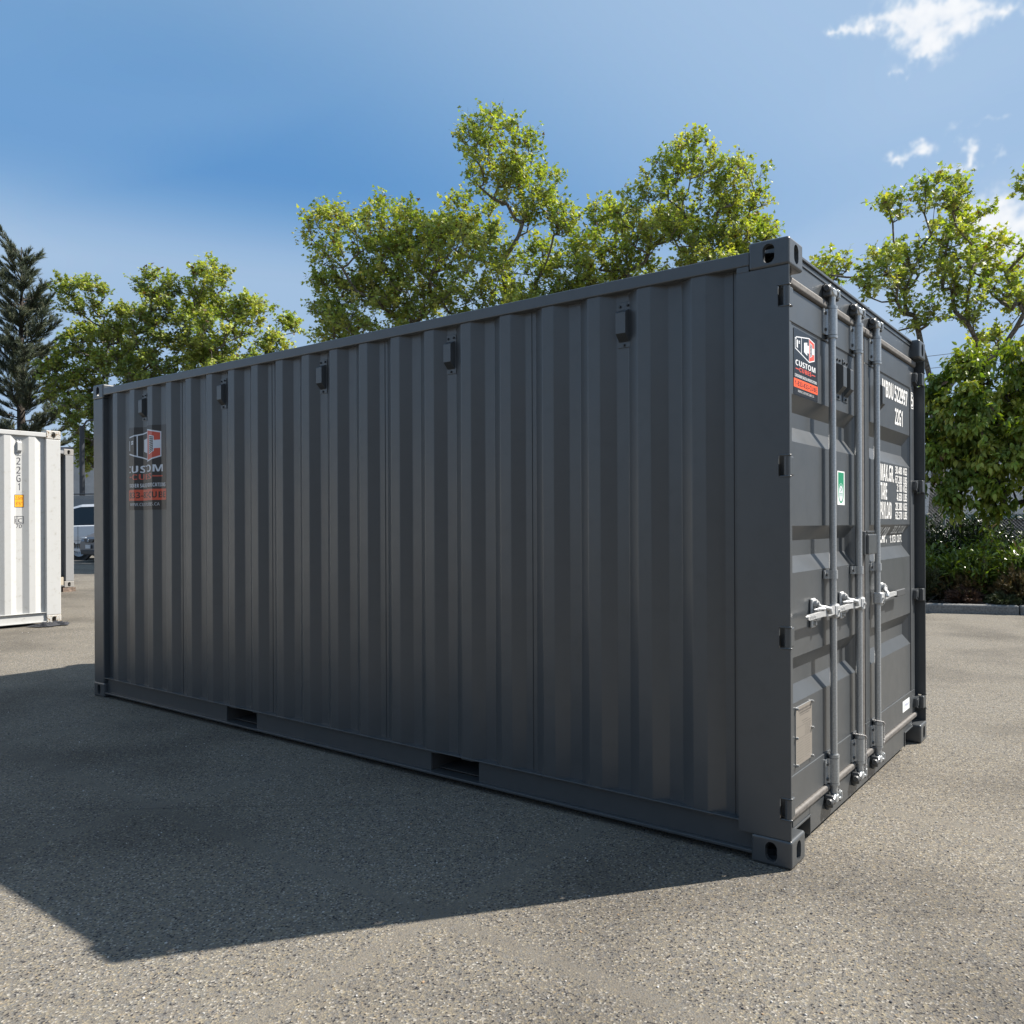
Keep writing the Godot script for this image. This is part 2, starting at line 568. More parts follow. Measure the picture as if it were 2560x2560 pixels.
func sticker_print(ground: Color, white: Color, red: Color, orange: Color, dark: Color) -> Image:
	var im := Image.create_empty(1024, 1088, false, Image.FORMAT_RGB8)
	im.fill(ground)
	var V := func(x: float, y: float) -> Vector2: return Vector2(x, y)
	# the drawn box with its big letter-shaped end
	ink_poly(im, [V.call(0.63, 0.05), V.call(0.86, 0.09), V.call(0.86, 0.36), V.call(0.63, 0.418)], red)
	ink_poly(im, [V.call(0.76, 0.178), V.call(0.86, 0.174), V.call(0.86, 0.272), V.call(0.76, 0.276)], white)
	ink_poly(im, [V.call(0.665, 0.112), V.call(0.765, 0.128), V.call(0.765, 0.308), V.call(0.665, 0.345)], white)
	ink_poly(im, [V.call(0.678, 0.125), V.call(0.752, 0.138), V.call(0.752, 0.300), V.call(0.678, 0.330)], dark)
	for i in 8:
		var u := (i + 0.7) / 8.4
		ink_line(im, Vector2(0.672, lerpf(0.125, 0.330, u)), Vector2(0.758, lerpf(0.138, 0.300, u)), 0.006, white)
	ink_poly(im, [V.call(0.42, 0.155), V.call(0.555, 0.128), V.call(0.555, 0.172), V.call(0.625, 0.168), V.call(0.625, 0.29), V.call(0.555, 0.285), V.call(0.555, 0.335), V.call(0.42, 0.30)], white)
	for e in [[0.10, 0.125, 0.63, 0.05], [0.63, 0.05, 0.86, 0.085], [0.86, 0.085, 0.86, 0.365], [0.86, 0.365, 0.63, 0.422], [0.63, 0.422, 0.06, 0.30], [0.31, 0.095, 0.31, 0.353], [0.10, 0.125, 0.10, 0.145], [0.06, 0.145, 0.06, 0.30], [0.06, 0.145, 0.10, 0.15]]:
		ink_line(im, Vector2(e[0], e[1]), Vector2(e[2], e[3]), 0.016, white)
	ink_line(im, Vector2(0.63, 0.05), Vector2(0.63, 0.42), 0.010, white)
	ink_poly(im, [V.call(0.115, 0.165), V.call(0.165, 0.158), V.call(0.165, 0.285), V.call(0.115, 0.275)], white)
	for y in [0.165, 0.190]:
		ink_poly(im, [V.call(0.195, y), V.call(0.245, y - 0.006), V.call(0.245, y + 0.014), V.call(0.195, y + 0.018)], white)
	ink_text(im, "CUSTOM", 0.07, 0.90, 0.465, 0.552, white)
	ink_text(im, "CUBES", 0.22, 0.72, 0.568, 0.636, red)
	ink_line(im, Vector2(0.08, 0.602), Vector2(0.19, 0.602), 0.014, red)
	ink_line(im, Vector2(0.75, 0.602), Vector2(0.89, 0.602), 0.014, red)
	ink_text(im, "CONTAINER SALES & MODIFICATIONS", 0.04, 0.96, 0.682, 0.728, white)
	ink_poly(im, [V.call(0, 0.755), V.call(1, 0.755), V.call(1, 0.887), V.call(0, 0.887)], orange)
	ink_text(im, "1-833-833-CUBE", 0.04, 0.96, 0.785, 0.858, dark)
	ink_text(im, "WWW.CUSTOMCUBES.CA", 0.16, 0.84, 0.915, 0.953, white, false)
	return im


# ---------------------------------------------------------------- the box shared by every container
func corrugation(x0: float, x1: float, shift := 0.0) -> PackedVector2Array:
	# (x, depth) of the folded side sheet from x0 to x1: crests 72 mm, valleys 70 mm, slopes 68 mm
	var p := PackedVector2Array([Vector2(x0, -0.048)])
	for k in range(19, -1, -1):
		var r := -0.381 - 0.278 * k + shift
		if r - 0.14 < x0 - 1e-3: continue
		p.append_array(PackedVector2Array([Vector2(r - 0.140, -0.048), Vector2(r - 0.072, -0.012), Vector2(r, -0.012), Vector2(r + 0.068, -0.048)]))
	p.append(Vector2(x1, -0.048))
	return p


func fold_sheet(b: MB, p: PackedVector2Array, y0: float, y1: float, side: float, z0: float) -> void:
	# extrudes the profile upwards with small bend radii; side +1 faces +z, -1 faces -z
	var pts := []
	var nr := []
	for i in p.size():
		var a: Vector2 = (p[i] - p[maxi(i - 1, 0)]).normalized()
		var c: Vector2 = (p[mini(i + 1, p.size() - 1)] - p[i]).normalized()
		if i == 0: a = c
		if i == p.size() - 1: c = a
		var na := Vector2(-a.y, a.x)
		var nc := Vector2(-c.y, c.x)
		if i > 0 and i < p.size() - 1:
			pts.append(p[i] - a * 0.005); nr.append(na)
			pts.append((p[i] - a * 0.005 + p[i] + c * 0.005 + p[i] * 2.0) * 0.25); nr.append((na + nc).normalized())
			pts.append(p[i] + c * 0.005); nr.append(nc)
		else:
			pts.append(p[i]); nr.append(na)
	for i in pts.size() - 1:
		var q := []
		var m := []
		for j in [i, i + 1]:
			q.append(Vector3(pts[j].x, 0, z0 + side * pts[j].y))
			m.append(Vector3(nr[j].x, 0, side * nr[j].y))
		b.quadn(q[0] + Vector3.UP * y0, q[1] + Vector3.UP * y0, q[1] + Vector3.UP * y1, q[0] + Vector3.UP * y1, m[0], m[1], m[1], m[0])


func container_shell(t: Node3D, paint: Material, cast: Material, post_x: float, open_side := false, seams := true, shift := 0.0) -> void:
	# everything but the door end. post_x: the width of the post at the x = 0 end
	var far := -CL
	for side in [1, -1]:
		var z := 0.0 if side > 0 else -CW
		var zz := func(d: float) -> float: return z + side * d
		var zbox := func(b: MB, x0: float, x1: float, y0: float, y1: float, d0: float, d1: float, r: float) -> void:
			var a: float = zz.call(d0)
			var c: float = zz.call(d1)
			b.rbox(Vector3(x0, y0, minf(a, c)), Vector3(x1, y1, maxf(a, c)), r)
		if not (open_side and side > 0):
			var b := mb(MID)
			fold_sheet(b, corrugation(far + 0.16, -post_x + 0.01, shift), 0.150, 2.515, side, z)
			var sheet := part("side_panel", b, paint, t)
			if seams:
				for x in [-4.735, -3.607, -2.49, -1.381, -0.268]:
					var sb := mb(MID)
					zbox.call(sb, x - 0.0016, x + 0.0016, 0.164, 2.497, -0.0485, -0.0458, 0.001)
					part("weld_seam", sb, M.paint_seam, sheet)
		var tr := mb(MID)
		zbox.call(tr, far + 0.176, -0.176, 2.497, 2.556, -0.063, -0.003, 0.007)
		part("top_rail", tr, paint, t)
		var br := mb(MID)
		var cuts := [far + 0.176, -4.13, -3.77, -2.10, -1.742, -0.176]
		for i in [0, 2, 4]:
			zbox.call(br, cuts[i], cuts[i + 1], 0.044, 0.1575, -0.038, -0.030, 0.001)
		zbox.call(br, far + 0.176, -0.176, 0.1580, 0.164, -0.075, -0.004, 0.002)
		zbox.call(br, far + 0.176, -0.176, 0.031, 0.0435, -0.085, -0.006, 0.002)
		part("bottom_rail", br, paint, t)
		if not open_side:
			for k in [1, 3]:
				var pk := mb(MID)
				for x in [cuts[k] - 0.004, cuts[k + 1]]:
					zbox.call(pk, x, x + 0.004, 0.044, 0.1575, -0.9, -0.039, 0.001)
				zbox.call(pk, cuts[k] + 0.001, cuts[k + 1] - 0.001, 0.046, 0.052, -0.9, -0.087, 0.001)
				part("fork_pocket", pk, M.inside if paint == M.paint else paint, t)
	# corner posts and castings
	for e in [0, 1]:
		for side in [1, -1]:
			var zc := 0.0 if side > 0 else -CW
			var x0 := (-0.178 if e == 0 else far)
			for top in [0, 1]:
				var y0 := 0.0 if top == 0 else 2.473
				var c := mb(MID)
				var lo := Vector3(x0, y0, zc - 0.162 if side > 0 else zc)
				var hi := lo + Vector3(0.178, 0.118, 0.162)
				var out_x := "x" if e == 0 else "-x"
				var out_z := "z" if side > 0 else "-z"
				var out_y := "y" if top == 1 else "-y"
				c.rbox(lo, hi, 0.013, 3, {out_x: [0.026, 0.040, 0.024], out_z: [0.026, 0.040, 0.024], out_y: [0.032, 0.060, 0.026] if false else [0.056, 0.032, 0.026]})
				# the hollow behind the openings
				var il := lo + Vector3.ONE * 0.024
				var ih := hi - Vector3.ONE * 0.024
				var mid := (il + ih) * 0.5
				for f in [[Vector3.RIGHT, e == 0], [Vector3.LEFT, e == 1], [Vector3.BACK, side > 0], [Vector3.FORWARD, side < 0], [Vector3.UP, top == 1], [Vector3.DOWN, top == 0]]:
					if f[1]: continue
					var n: Vector3 = f[0]
					var h := (ih - il) * 0.5
					var U := Vector3(n.y, n.z, n.x).abs()
					var W := Vector3(n.z, n.x, n.y).abs()
					var cc := mid + n * absf(h.dot(n))
					var uu := U * absf(h.dot(U))
					var ww := W * absf(h.dot(W))
					c.quad(cc - uu - ww, cc + uu - ww, cc + uu + ww, cc - uu + ww, -n)
				part("corner_casting", c, cast, t)
			if e == 1 or post_x < 0.2:
				var p := mb(MID)
				var px := post_x if e == 0 else 0.170
				var xa := -px if e == 0 else far + 0.003
				p.rbox(Vector3(xa, 0.1185, minf(zc - side * 0.075, zc - side * 0.003)), Vector3(xa + px - 0.003, 2.4725, maxf(zc - side * 0.075, zc - side * 0.003)), 0.008)
				part("corner_post", p, paint, t)
	# far end, roof, floor
	var fw := mb(MID)
	fw.rbox(Vector3(far + 0.012, 0.12, -CW + 0.076), Vector3(far + 0.05, 2.50, -0.076), 0.004)
	part("end_wall", fw, paint, t)
	var rf := mb(MID)
	var y := 2.548
	var nx := 56
	for i in nx:  # a sheet with shallow cross ribs
		var xa := far + 0.05 + (CL - 0.1) * i / nx
		var xb := far + 0.05 + (CL - 0.1) * (i + 1) / nx
		var ya := y + (0.012 if i % 2 else 0.0)
		var yb := y + (0.012 if (i + 1) % 2 else 0.0)
		rf.quad(Vector3(xa, ya, -0.064), Vector3(xb, yb, -0.064), Vector3(xb, yb, -CW + 0.064), Vector3(xa, ya, -CW + 0.064), Vector3.UP)
	part("roof", rf, paint, t)
	var fl := mb(MID)
	fl.box(Vector3(far + 0.06, 0.168, -CW + 0.052), Vector3(-0.09, 0.20, -0.052))
	for i in 16:
		var xa := far + 0.3 + i * 0.36
		if (xa > -4.2 and xa < -3.7) or (xa > -2.2 and xa < -1.65): continue
		fl.box(Vector3(xa, 0.06, -CW + 0.09), Vector3(xa + 0.04, 0.1675, -0.09))
	part("floor", fl, M.inside, t)


func vent_mesh() -> Array:
	# local frame: x across, y up, z out of the sheet; the plate's lower left corner at the origin
	var b := mb()
	b.rbox(Vector3(-0.036, 0.0, 0.0), Vector3(0.036, 0.214, 0.004), 0.002)
	var w := 0.027
	var pr := PackedVector2Array([Vector2(0.0045, 0.178), Vector2(0.034, 0.163), Vector2(0.038, 0.158), Vector2(0.038, 0.062), Vector2(0.0045, 0.026)])
	b.prism(pr, Vector3(-w, 0, 0), Vector3.BACK, Vector3.UP, Vector3.RIGHT, w * 2)
	var g := mb()
	for i in 6:
		for j in 7:
			var u := -w + 0.006 + i * 0.0084
			var s := 0.1 + j * 0.125
			var c := Vector3(u, lerpf(0.062, 0.026, s), lerpf(0.038, 0.0045, s)) + Vector3(0, -0.0012, 0.0011)
			var e := Vector3(0, -0.0017, -0.0016)
			g.quad(c - Vector3(0.003, 0, 0) - e, c + Vector3(0.003, 0, 0) - e, c + Vector3(0.003, 0, 0) + e, c - Vector3(0.003, 0, 0) + e, Vector3(0, -1, 1))
	var bolts := []
	for q in [Vector2(-0.022, 0.195), Vector2(0.020, 0.197), Vector2(0.0, 0.012)]:
		var k := mb()
		k.cyl(Vector3(q.x, q.y, 0.004), Vector3(q.x, q.y, 0.011), 0.0065, 8, 0.0015)
		bolts.append(k.mesh())
	return [b.mesh(), g.mesh(), bolts]


func add_vent(t: Node3D, vm: Array, paint: Material, at: Transform3D, dark: Material) -> void:
	var o := part("vent", vm[0], paint, t)
	o.transform = at
	part("vent_grille", vm[1], dark, o)
	for k in vm[2]: part("bolt", k, dark, o)


# ---------------------------------------------------------------- the door end of the dark container
const HINGES := [0.245, 0.947, 1.652, 2.350]
const BANDS := [[0.640, 0.704, 0.771, 0.837], [1.202, 1.272, 1.340, 1.405], [1.769, 1.840, 1.906, 1.974]]
const PANEL_X := -0.061
const RECESS_X := -0.099


func door_face_x(y: float) -> float:
	for r in BANDS:
		if y > r[0] and y < r[3]:
			if y < r[1]: return lerpf(PANEL_X, RECESS_X, (y - r[0]) / (r[1] - r[0]))
			if y > r[2]: return lerpf(RECESS_X, PANEL_X, (y - r[2]) / (r[3] - r[2]))
			return RECESS_X
	return PANEL_X


func door_post(t: Node3D, side: int) -> void:
	var zc := 0.0 if side > 0 else -CW
	var P := PackedVector2Array([Vector2(-0.234, 0.1185), Vector2(-0.008, 0.1185)])
	var ranges := [0.1185]
	for h in HINGES:
		var a: float = h - 0.0435
		var c: float = h + 0.0435
		P.append_array(PackedVector2Array([Vector2(-0.008, a), Vector2(-0.051, a), Vector2(-0.051, c), Vector2(-0.008, c)]))
		ranges.append_array([a, c])
	ranges.append(2.4725)
	P.append_array(PackedVector2Array([Vector2(-0.008, 2.4725), Vector2(-0.234, 2.4725)]))
	var b := mb(MID)
	b.prism(P, Vector3(0, 0, zc - side * 0.014), Vector3.RIGHT, Vector3.UP, Vector3(0, 0, side), 0.011)
	for i in range(0, ranges.size(), 2):
		b.tube([Vector3(-0.0085, ranges[i], zc - side * 0.0085), Vector3(-0.0085, ranges[i + 1], zc - side * 0.0085)], 0.0057, 14)
		# a weld bead at each cut
		for y in [ranges[i], ranges[i + 1]]:
			if y > 0.15 and y < 2.45:
				b.tube([Vector3(-0.045, y, zc - side * 0.0035), Vector3(-0.004, y, zc - side * 0.0045), Vector3(-0.002, y, zc - side * 0.012)], [0.003, 0.005, 0.004], 7)
	b.rbox(Vector3(-0.233, 0.119, minf(zc - side * 0.073, zc - side * 0.0142)), Vector3(-0.085, 2.472, maxf(zc - side * 0.073, zc - side * 0.0142)), 0.004)
	b.rbox(Vector3(-0.2335, 2.4728, minf(zc - side * 0.06, zc - side * 0.0032)), Vector3(-0.1785, 2.4968, maxf(zc - side * 0.06, zc - side * 0.0032)), 0.002)
	part("corner_post", b, M.paint, t)


func door_leaf(t: Node3D, za: float, zb: float, pa: float, pb: float) -> MeshInstance3D:
	var b := mb(MID)
	var f := -0.056
	# the frame of hollow sections, standing 5 mm proud of the sheet
	b.rbox(Vector3(-0.11, 2.2795, zb), Vector3(f, 2.424, za), 0.004)
	b.rbox(Vector3(-0.11, 0.187, zb), Vector3(f, 0.3345, za), 0.004)
	b.rbox(Vector3(-0.11, 0.335, pa), Vector3(f, 2.279, za), 0.004)
	b.rbox(Vector3(-0.11, 0.335, zb), Vector3(f, 2.279, pb), 0.004)
	b.box(Vector3(-0.118, 0.19, zb + 0.01), Vector3(-0.1105, 2.42, za - 0.01))
	# the folded sheet
	var y := 0.335
	var P := func(yy: float, z: float, x: float) -> Vector3: return Vector3(x, yy, z)
	var e := 0.058
	for r in BANDS:
		b.quad(P.call(y, pa, PANEL_X), P.call(y, pb, PANEL_X), P.call(r[0], pb, PANEL_X), P.call(r[0], pa, PANEL_X), Vector3.RIGHT)
		b.quad(P.call(r[0], pa, PANEL_X), P.call(r[0], pb, PANEL_X), P.call(r[1], pb + e, RECESS_X), P.call(r[1], pa - e, RECESS_X), Vector3.RIGHT)
		b.quad(P.call(r[1], pa - e, RECESS_X), P.call(r[1], pb + e, RECESS_X), P.call(r[2], pb + e, RECESS_X), P.call(r[2], pa - e, RECESS_X), Vector3.RIGHT)
		b.quad(P.call(r[2], pa - e, RECESS_X), P.call(r[2], pb + e, RECESS_X), P.call(r[3], pb, PANEL_X), P.call(r[3], pa, PANEL_X), Vector3.RIGHT)
		b.quad(P.call(r[0], pa, PANEL_X), P.call(r[1], pa - e, RECESS_X), P.call(r[2], pa - e, RECESS_X), P.call(r[3], pa, PANEL_X), Vector3.RIGHT)
		b.quad(P.call(r[0], pb, PANEL_X), P.call(r[1], pb + e, RECESS_X), P.call(r[2], pb + e, RECESS_X), P.call(r[3], pb, PANEL_X), Vector3.RIGHT)
		y = r[3]
	b.quad(P.call(y, pa, PANEL_X), P.call(y, pb, PANEL_X), P.call(2.2795, pb, PANEL_X), P.call(2.2795, pa, PANEL_X), Vector3.RIGHT)
	# black strips painting the proud frame's shadow on the sheet, top and right
	var door := part("door", b, M.paint, t)
	var strips := [[2.2745, 2.2793, pb + 0.003, pa - 0.003]]
	for q in [[0.337, BANDS[0][0]], [BANDS[0][3], BANDS[1][0]], [BANDS[1][3], BANDS[2][0]], [BANDS[2][3], 2.274]]:
		strips.append([q[0], q[1], pb, pb + 0.0045])
	for q in strips:
		var s := mb(MID)
		s.box(Vector3(PANEL_X + 0.0002, q[0], q[2]), Vector3(PANEL_X + 0.0016, q[1], q[3]))
		part("frame_shadow_line", s, M.black, door)
	return door


func gasket(door: Node3D, lo: Vector3, hi: Vector3) -> void:
	var b := mb(MID)
	b.rbox(lo, hi, 0.013, 3)
	part("gasket", b, M.rubber, door)


func door_hinges(door: Node3D, side: int) -> void:
	var zc := 0.0 if side > 0 else -CW
	for h in HINGES:
		var b := mb(MID)
		var D := Vector3(0, 0, -side)
		var poly := PackedVector2Array([Vector2(0.036, h - 0.040), Vector2(0.07, h - 0.040), Vector2(0.122, h - 0.022), Vector2(0.122, h + 0.030), Vector2(0.112, h + 0.038), Vector2(0.036, h + 0.040)])
		b.prism(poly, Vector3(-0.056, 0, zc), D, Vector3.UP, Vector3.RIGHT, 0.022)
		var poly2 := PackedVector2Array([Vector2(0.074, h - 0.024), Vector2(0.112, h - 0.010), Vector2(0.112, h + 0.024), Vector2(0.074, h + 0.028)])
		b.prism(poly2, Vector3(-0.0342, 0, zc), D, Vector3.UP, Vector3.RIGHT, 0.004)
		var z0 := zc - side * 0.062
		var z1 := zc - side * 0.018
		b.rbox(Vector3(-0.034, h - 0.040, minf(z0, z1)), Vector3(-0.006, h + 0.040, maxf(z0, z1)), 0.006)
		b.cyl(Vector3(-0.0175, h - 0.041, zc - side * 0.0165), Vector3(-0.0175, h + 0.041, zc - side * 0.0165), 0.0150, 18, 0.003)
		part("hinge", b, M.paint, door)


func lock_rod(t: Node3D, z: float, handle_dir: int, reach: float, grip: bool, hang: float) -> void:
	var X := -0.03
	var rod := mb(MID)
	rod.cyl(Vector3(X, 0.155, z), Vector3(X, 2.470, z), 0.0168, 24)
	for c in [[2.427, 2.443], [2.290, 2.303], [0.307, 0.323], [0.178, 0.1905]]:
		rod.cyl(Vector3(X, c[0], z), Vector3(X, c[1], z), 0.0265, 24, 0.003)
	rod.tube([Vector3(X, 2.443, z), Vector3(X, 2.455, z), Vector3(X, 2.470, z), Vector3(X, 2.482, z), Vector3(X, 2.492, z)], [0.018, 0.0165, 0.0165, 0.019, 0.012], 20)
	rod.tube([Vector3(X, 0.178, z), Vector3(X, 0.155, z), Vector3(X, 0.146, z), Vector3(X, 0.132, z)], [0.018, 0.017, 0.022, 0.013], 20)
	var r := part("lock_rod", rod, M.zinc, t)
	for y in [2.4255, 2.303, 0.3055, 0.189]:
		var nb := mb(MID)
		nb.cyl(Vector3(X, y - 0.0005, z), Vector3(X, y + 0.003, z), 0.0240, 20)
		part("sleeve_gap", nb, M.black, r)
	# guides: a pressed sleeve with a bolted flange on each side
	for g in [[2.3045, 2.4255], [0.1915, 0.3055], [1.154, 1.194]]:
		var small: bool = g[1] - g[0] < 0.06
		var gb := mb(MID)
		var rr := 0.0225 if small else 0.0248
		var ring := []
		var w := 0.058 if small else 0.062
		for q in [[w, -0.048], [rr + 0.004, -0.048], [rr, -0.040], [rr, X]]: ring.append(Vector2(q[0], q[1]))
		for i in range(1, 12):
			var a := PI * i / 12.0
			ring.append(Vector2(cos(a) * rr, X + sin(a) * rr))
		for q in [[-rr, X], [-rr, -0.040], [-rr - 0.004, -0.048], [-w, -0.048]]: ring.append(Vector2(q[0], q[1]))
		for i in ring.size() - 1:
			var p: Vector2 = ring[i]
			var q: Vector2 = ring[i + 1]
			var o := Vector2(-(q - p).y, (q - p).x)
			if o.dot((p + q) * 0.5 - Vector2(0, X - 0.03)) < 0: o = -o
			gb.quad(Vector3(p.y, g[0], z + p.x), Vector3(q.y, g[0], z + q.x), Vector3(q.y, g[1], z + q.x), Vector3(p.y, g[1], z + p.x), Vector3(o.y, 0, o.x))
			var pi := p * 1.0
			var qi := q * 1.0
			for y in [g[0], g[1]]:
				gb.quad(Vector3(p.y, y, z + p.x), Vector3(q.y, y, z + q.x), Vector3(q.y - 0.0045 * signf(o.y + 1e-5), y, z + qi.x * 0.93), Vector3(p.y - 0.0045 * signf(o.y + 1e-5), y, z + pi.x * 0.93), Vector3.UP if y == g[1] else Vector3.DOWN)
		for s in [-1, 1]:
			gb.rbox(Vector3(-0.0585, g[0], z + (rr + 0.002 if s > 0 else -w)), Vector3(-0.0482, g[1], z + (w if s > 0 else -rr - 0.002)), 0.003)
		var go := part("rod_guide", gb, M.zinc, r)
		for s in [-1, 1]:
			for y in ([(g[0] + g[1]) * 0.5] if small else [g[0] + 0.022, g[1] - 0.022]):
				gb = mb(MID)
				gb.cyl(Vector3(-0.048, y, z + s * 0.045), Vector3(-0.0395, y, z + s * 0.045), 0.0085, 10, 0.0025)
				part("bolt", gb, M.zinc_dark, r)
	# cams at both ends and the keepers they hook into
	for e in [[2.508, 1.0], [0.118, -1.0]]:
		var y: float = e[0]
		var u: float = e[1]
		var cb := mb(MID)
		cb.rbox(Vector3(-0.048, y - 0.022, z - 0.026), Vector3(-0.010, y + 0.016, z + 0.026), 0.010)
		cb.rbox(Vector3(-0.026, y - 0.008 + u * 0.008, z - 0.048), Vector3(-0.006, y + 0.008 + u * 0.008, z - 0.016), 0.006)
		cb.rbox(Vector3(-0.022, y - 0.020 - u * 0.004, z - 0.050), Vector3(-0.004, y + 0.020 - u * 0.004, z - 0.037), 0.005)
		cb.tube([Vector3(-0.028, y - u * 0.028, z), Vector3(-0.024, y - u * 0.012, z + 0.014), Vector3(-0.020, y, z + 0.040)], [0.013, 0.012, 0.009], 10)
		part("cam", cb, M.zinc, r)
		var kb := mb(MID)
		for s in [-1, 1]:
			kb.rbox(Vector3(-0.056, y - 0.032, z + s * 0.056 - 0.010), Vector3(-0.014, y + 0.026, z + s * 0.056 + 0.010), 0.008)
		kb.rbox(Vector3(-0.056, y - 0.030 + u * 0.018, z - 0.058), Vector3(-0.036, y + 0.012 + u * 0.018, z + 0.058), 0.008)
		kb.cyl(Vector3(-0.032, y + u * 0.004, z + 0.022), Vector3(-0.030, y + u * 0.004, z + 0.076), 0.019, 14, 0.006)
		part("cam_keeper", kb, M.zinc_dark, r)
	# the swinging handle, its clamp on the rod and the catch that holds it on the door
	var d := float(handle_dir)
	var hub := mb(MID)
	hub.rbox(Vector3(-0.050, 0.967, z - 0.021), Vector3(-0.002, 1.035, z + 0.021), 0.012, 3)
	hub.rbox(Vector3(-0.028, 0.984, z + d * 0.026 - 0.010), Vector3(-0.004, 1.030, z + d * 0.026 + 0.010), 0.004)
	hub.cyl(Vector3(-0.003, 1.002, z), Vector3(0.005, 1.002, z), 0.008, 10, 0.002)
	part("handle_clamp", hub, M.cast, r)
	var ab := mb(MID)
	var end := reach if not grip else 0.34
	var prof := [Vector2(0.022, 0.990), Vector2(0.022, 1.027), Vector2(0.12, 1.026), Vector2(0.20, 1.018), Vector2(end - 0.015, 1.017), Vector2(end, 1.010), Vector2(end, 1.000), Vector2(end - 0.015, 0.994), Vector2(0.20, 0.994), Vector2(0.12, 0.988)]
	ab.prism(PackedVector2Array(prof), Vector3(-0.022, 0, z), Vector3(0, 0, d), Vector3.UP, Vector3.RIGHT, 0.013)
	if not grip:
		for i in 5:
			ab.rbox(Vector3(-0.0092, 0.999 + (i % 2) * 0.003, z + minf(d * (0.30 + i * 0.016), d * (0.309 + i * 0.016))), Vector3(-0.0074, 1.010 + (i % 2) * 0.003, z + maxf(d * (0.30 + i * 0.016), d * (0.309 + i * 0.016))), 0.0008)
	part("handle", ab, M.cast, r)
	if grip:
		var gb := mb(MID)
		gb.rbox(Vector3(-0.026, 0.982, z + minf(d * 0.33, d * reach)), Vector3(-0.006, 1.021, z + maxf(d * 0.33, d * reach)), 0.005)
		part("handle_grip", gb, M.zinc_dark, r)
	var zl := z + d * (0.215 if not grip else 0.165)
	var lb := mb(MID)
	lb.rbox(Vector3(-0.0605, 0.943, zl - 0.026), Vector3(-0.046, 1.076, zl + 0.026), 0.007, 3)
	lb.cyl(Vector3(-0.046, 1.052, zl), Vector3(-0.030, 1.052, zl), 0.019, 14, 0.004)
	lb.cyl(Vector3(-0.030, 1.052, zl), Vector3(-0.022, 1.052, zl), 0.011, 10, 0.003)
	lb.cyl(Vector3(-0.046, 0.962, zl), Vector3(-0.036, 0.962, zl), 0.011, 10, 0.003)
	lb.rbox(Vector3(-0.046, 0.980, zl - 0.020), Vector3(-0.024, 0.9895, zl + 0.020), 0.003)
	lb.tube([Vector3(-0.034, 1.046, zl), Vector3(-0.026, 1.034, zl - d * 0.022), Vector3(-0.012, 1.030, zl - d * 0.055), Vector3(0.000, 1.024, zl - d * 0.075), Vector3(0.000, 1.004, zl - d * 0.082)], [0.014, 0.012, 0.010, 0.011, 0.013], 10)
	lb.tube([Vector3(-0.040, 1.026, zl + d * 0.024), Vector3(-0.024, 1.029, zl), Vector3(-0.008, 1.026, zl - d * 0.03)], [0.005, 0.007, 0.006], 8)
	part("handle_catch", lb, M.cast, r)
	if hang > 0.0:
		var cb := mb(MID)
		for k in 2:
			var path := []
			for q in [[-0.052, 0.338, 0.046], [-0.020, 0.330, 0.026], [-0.001, 0.322, 0.0], [-0.002, 0.308, -0.022], [-0.008, 0.296, -0.032], [-0.010, 0.262, -0.034], [-0.009, 0.225, -0.035 - k * 0.008], [-0.010, lerpf(0.225, hang, 0.6), -0.034 - k * 0.011], [-0.012, hang + 0.01, -0.036 - k * 0.006], [-0.014, hang, -0.041]]:
				path.append(Vector3(q[0], q[1], z + q[2]))
			var fine := []
			for i in path.size() - 1:
				for j in 8:
					var p: Vector3 = path[i].lerp(path[i + 1], j / 8.0)
					var ph := (i * 8 + j) * 1.15 + k * PI
					fine.append(p + Vector3(cos(ph) * 0.002, sin(ph) * 0.001, sin(ph) * 0.0028))
			cb.tube(fine, 0.0033, 6)
		part("security_cable", cb, M.rope, r)


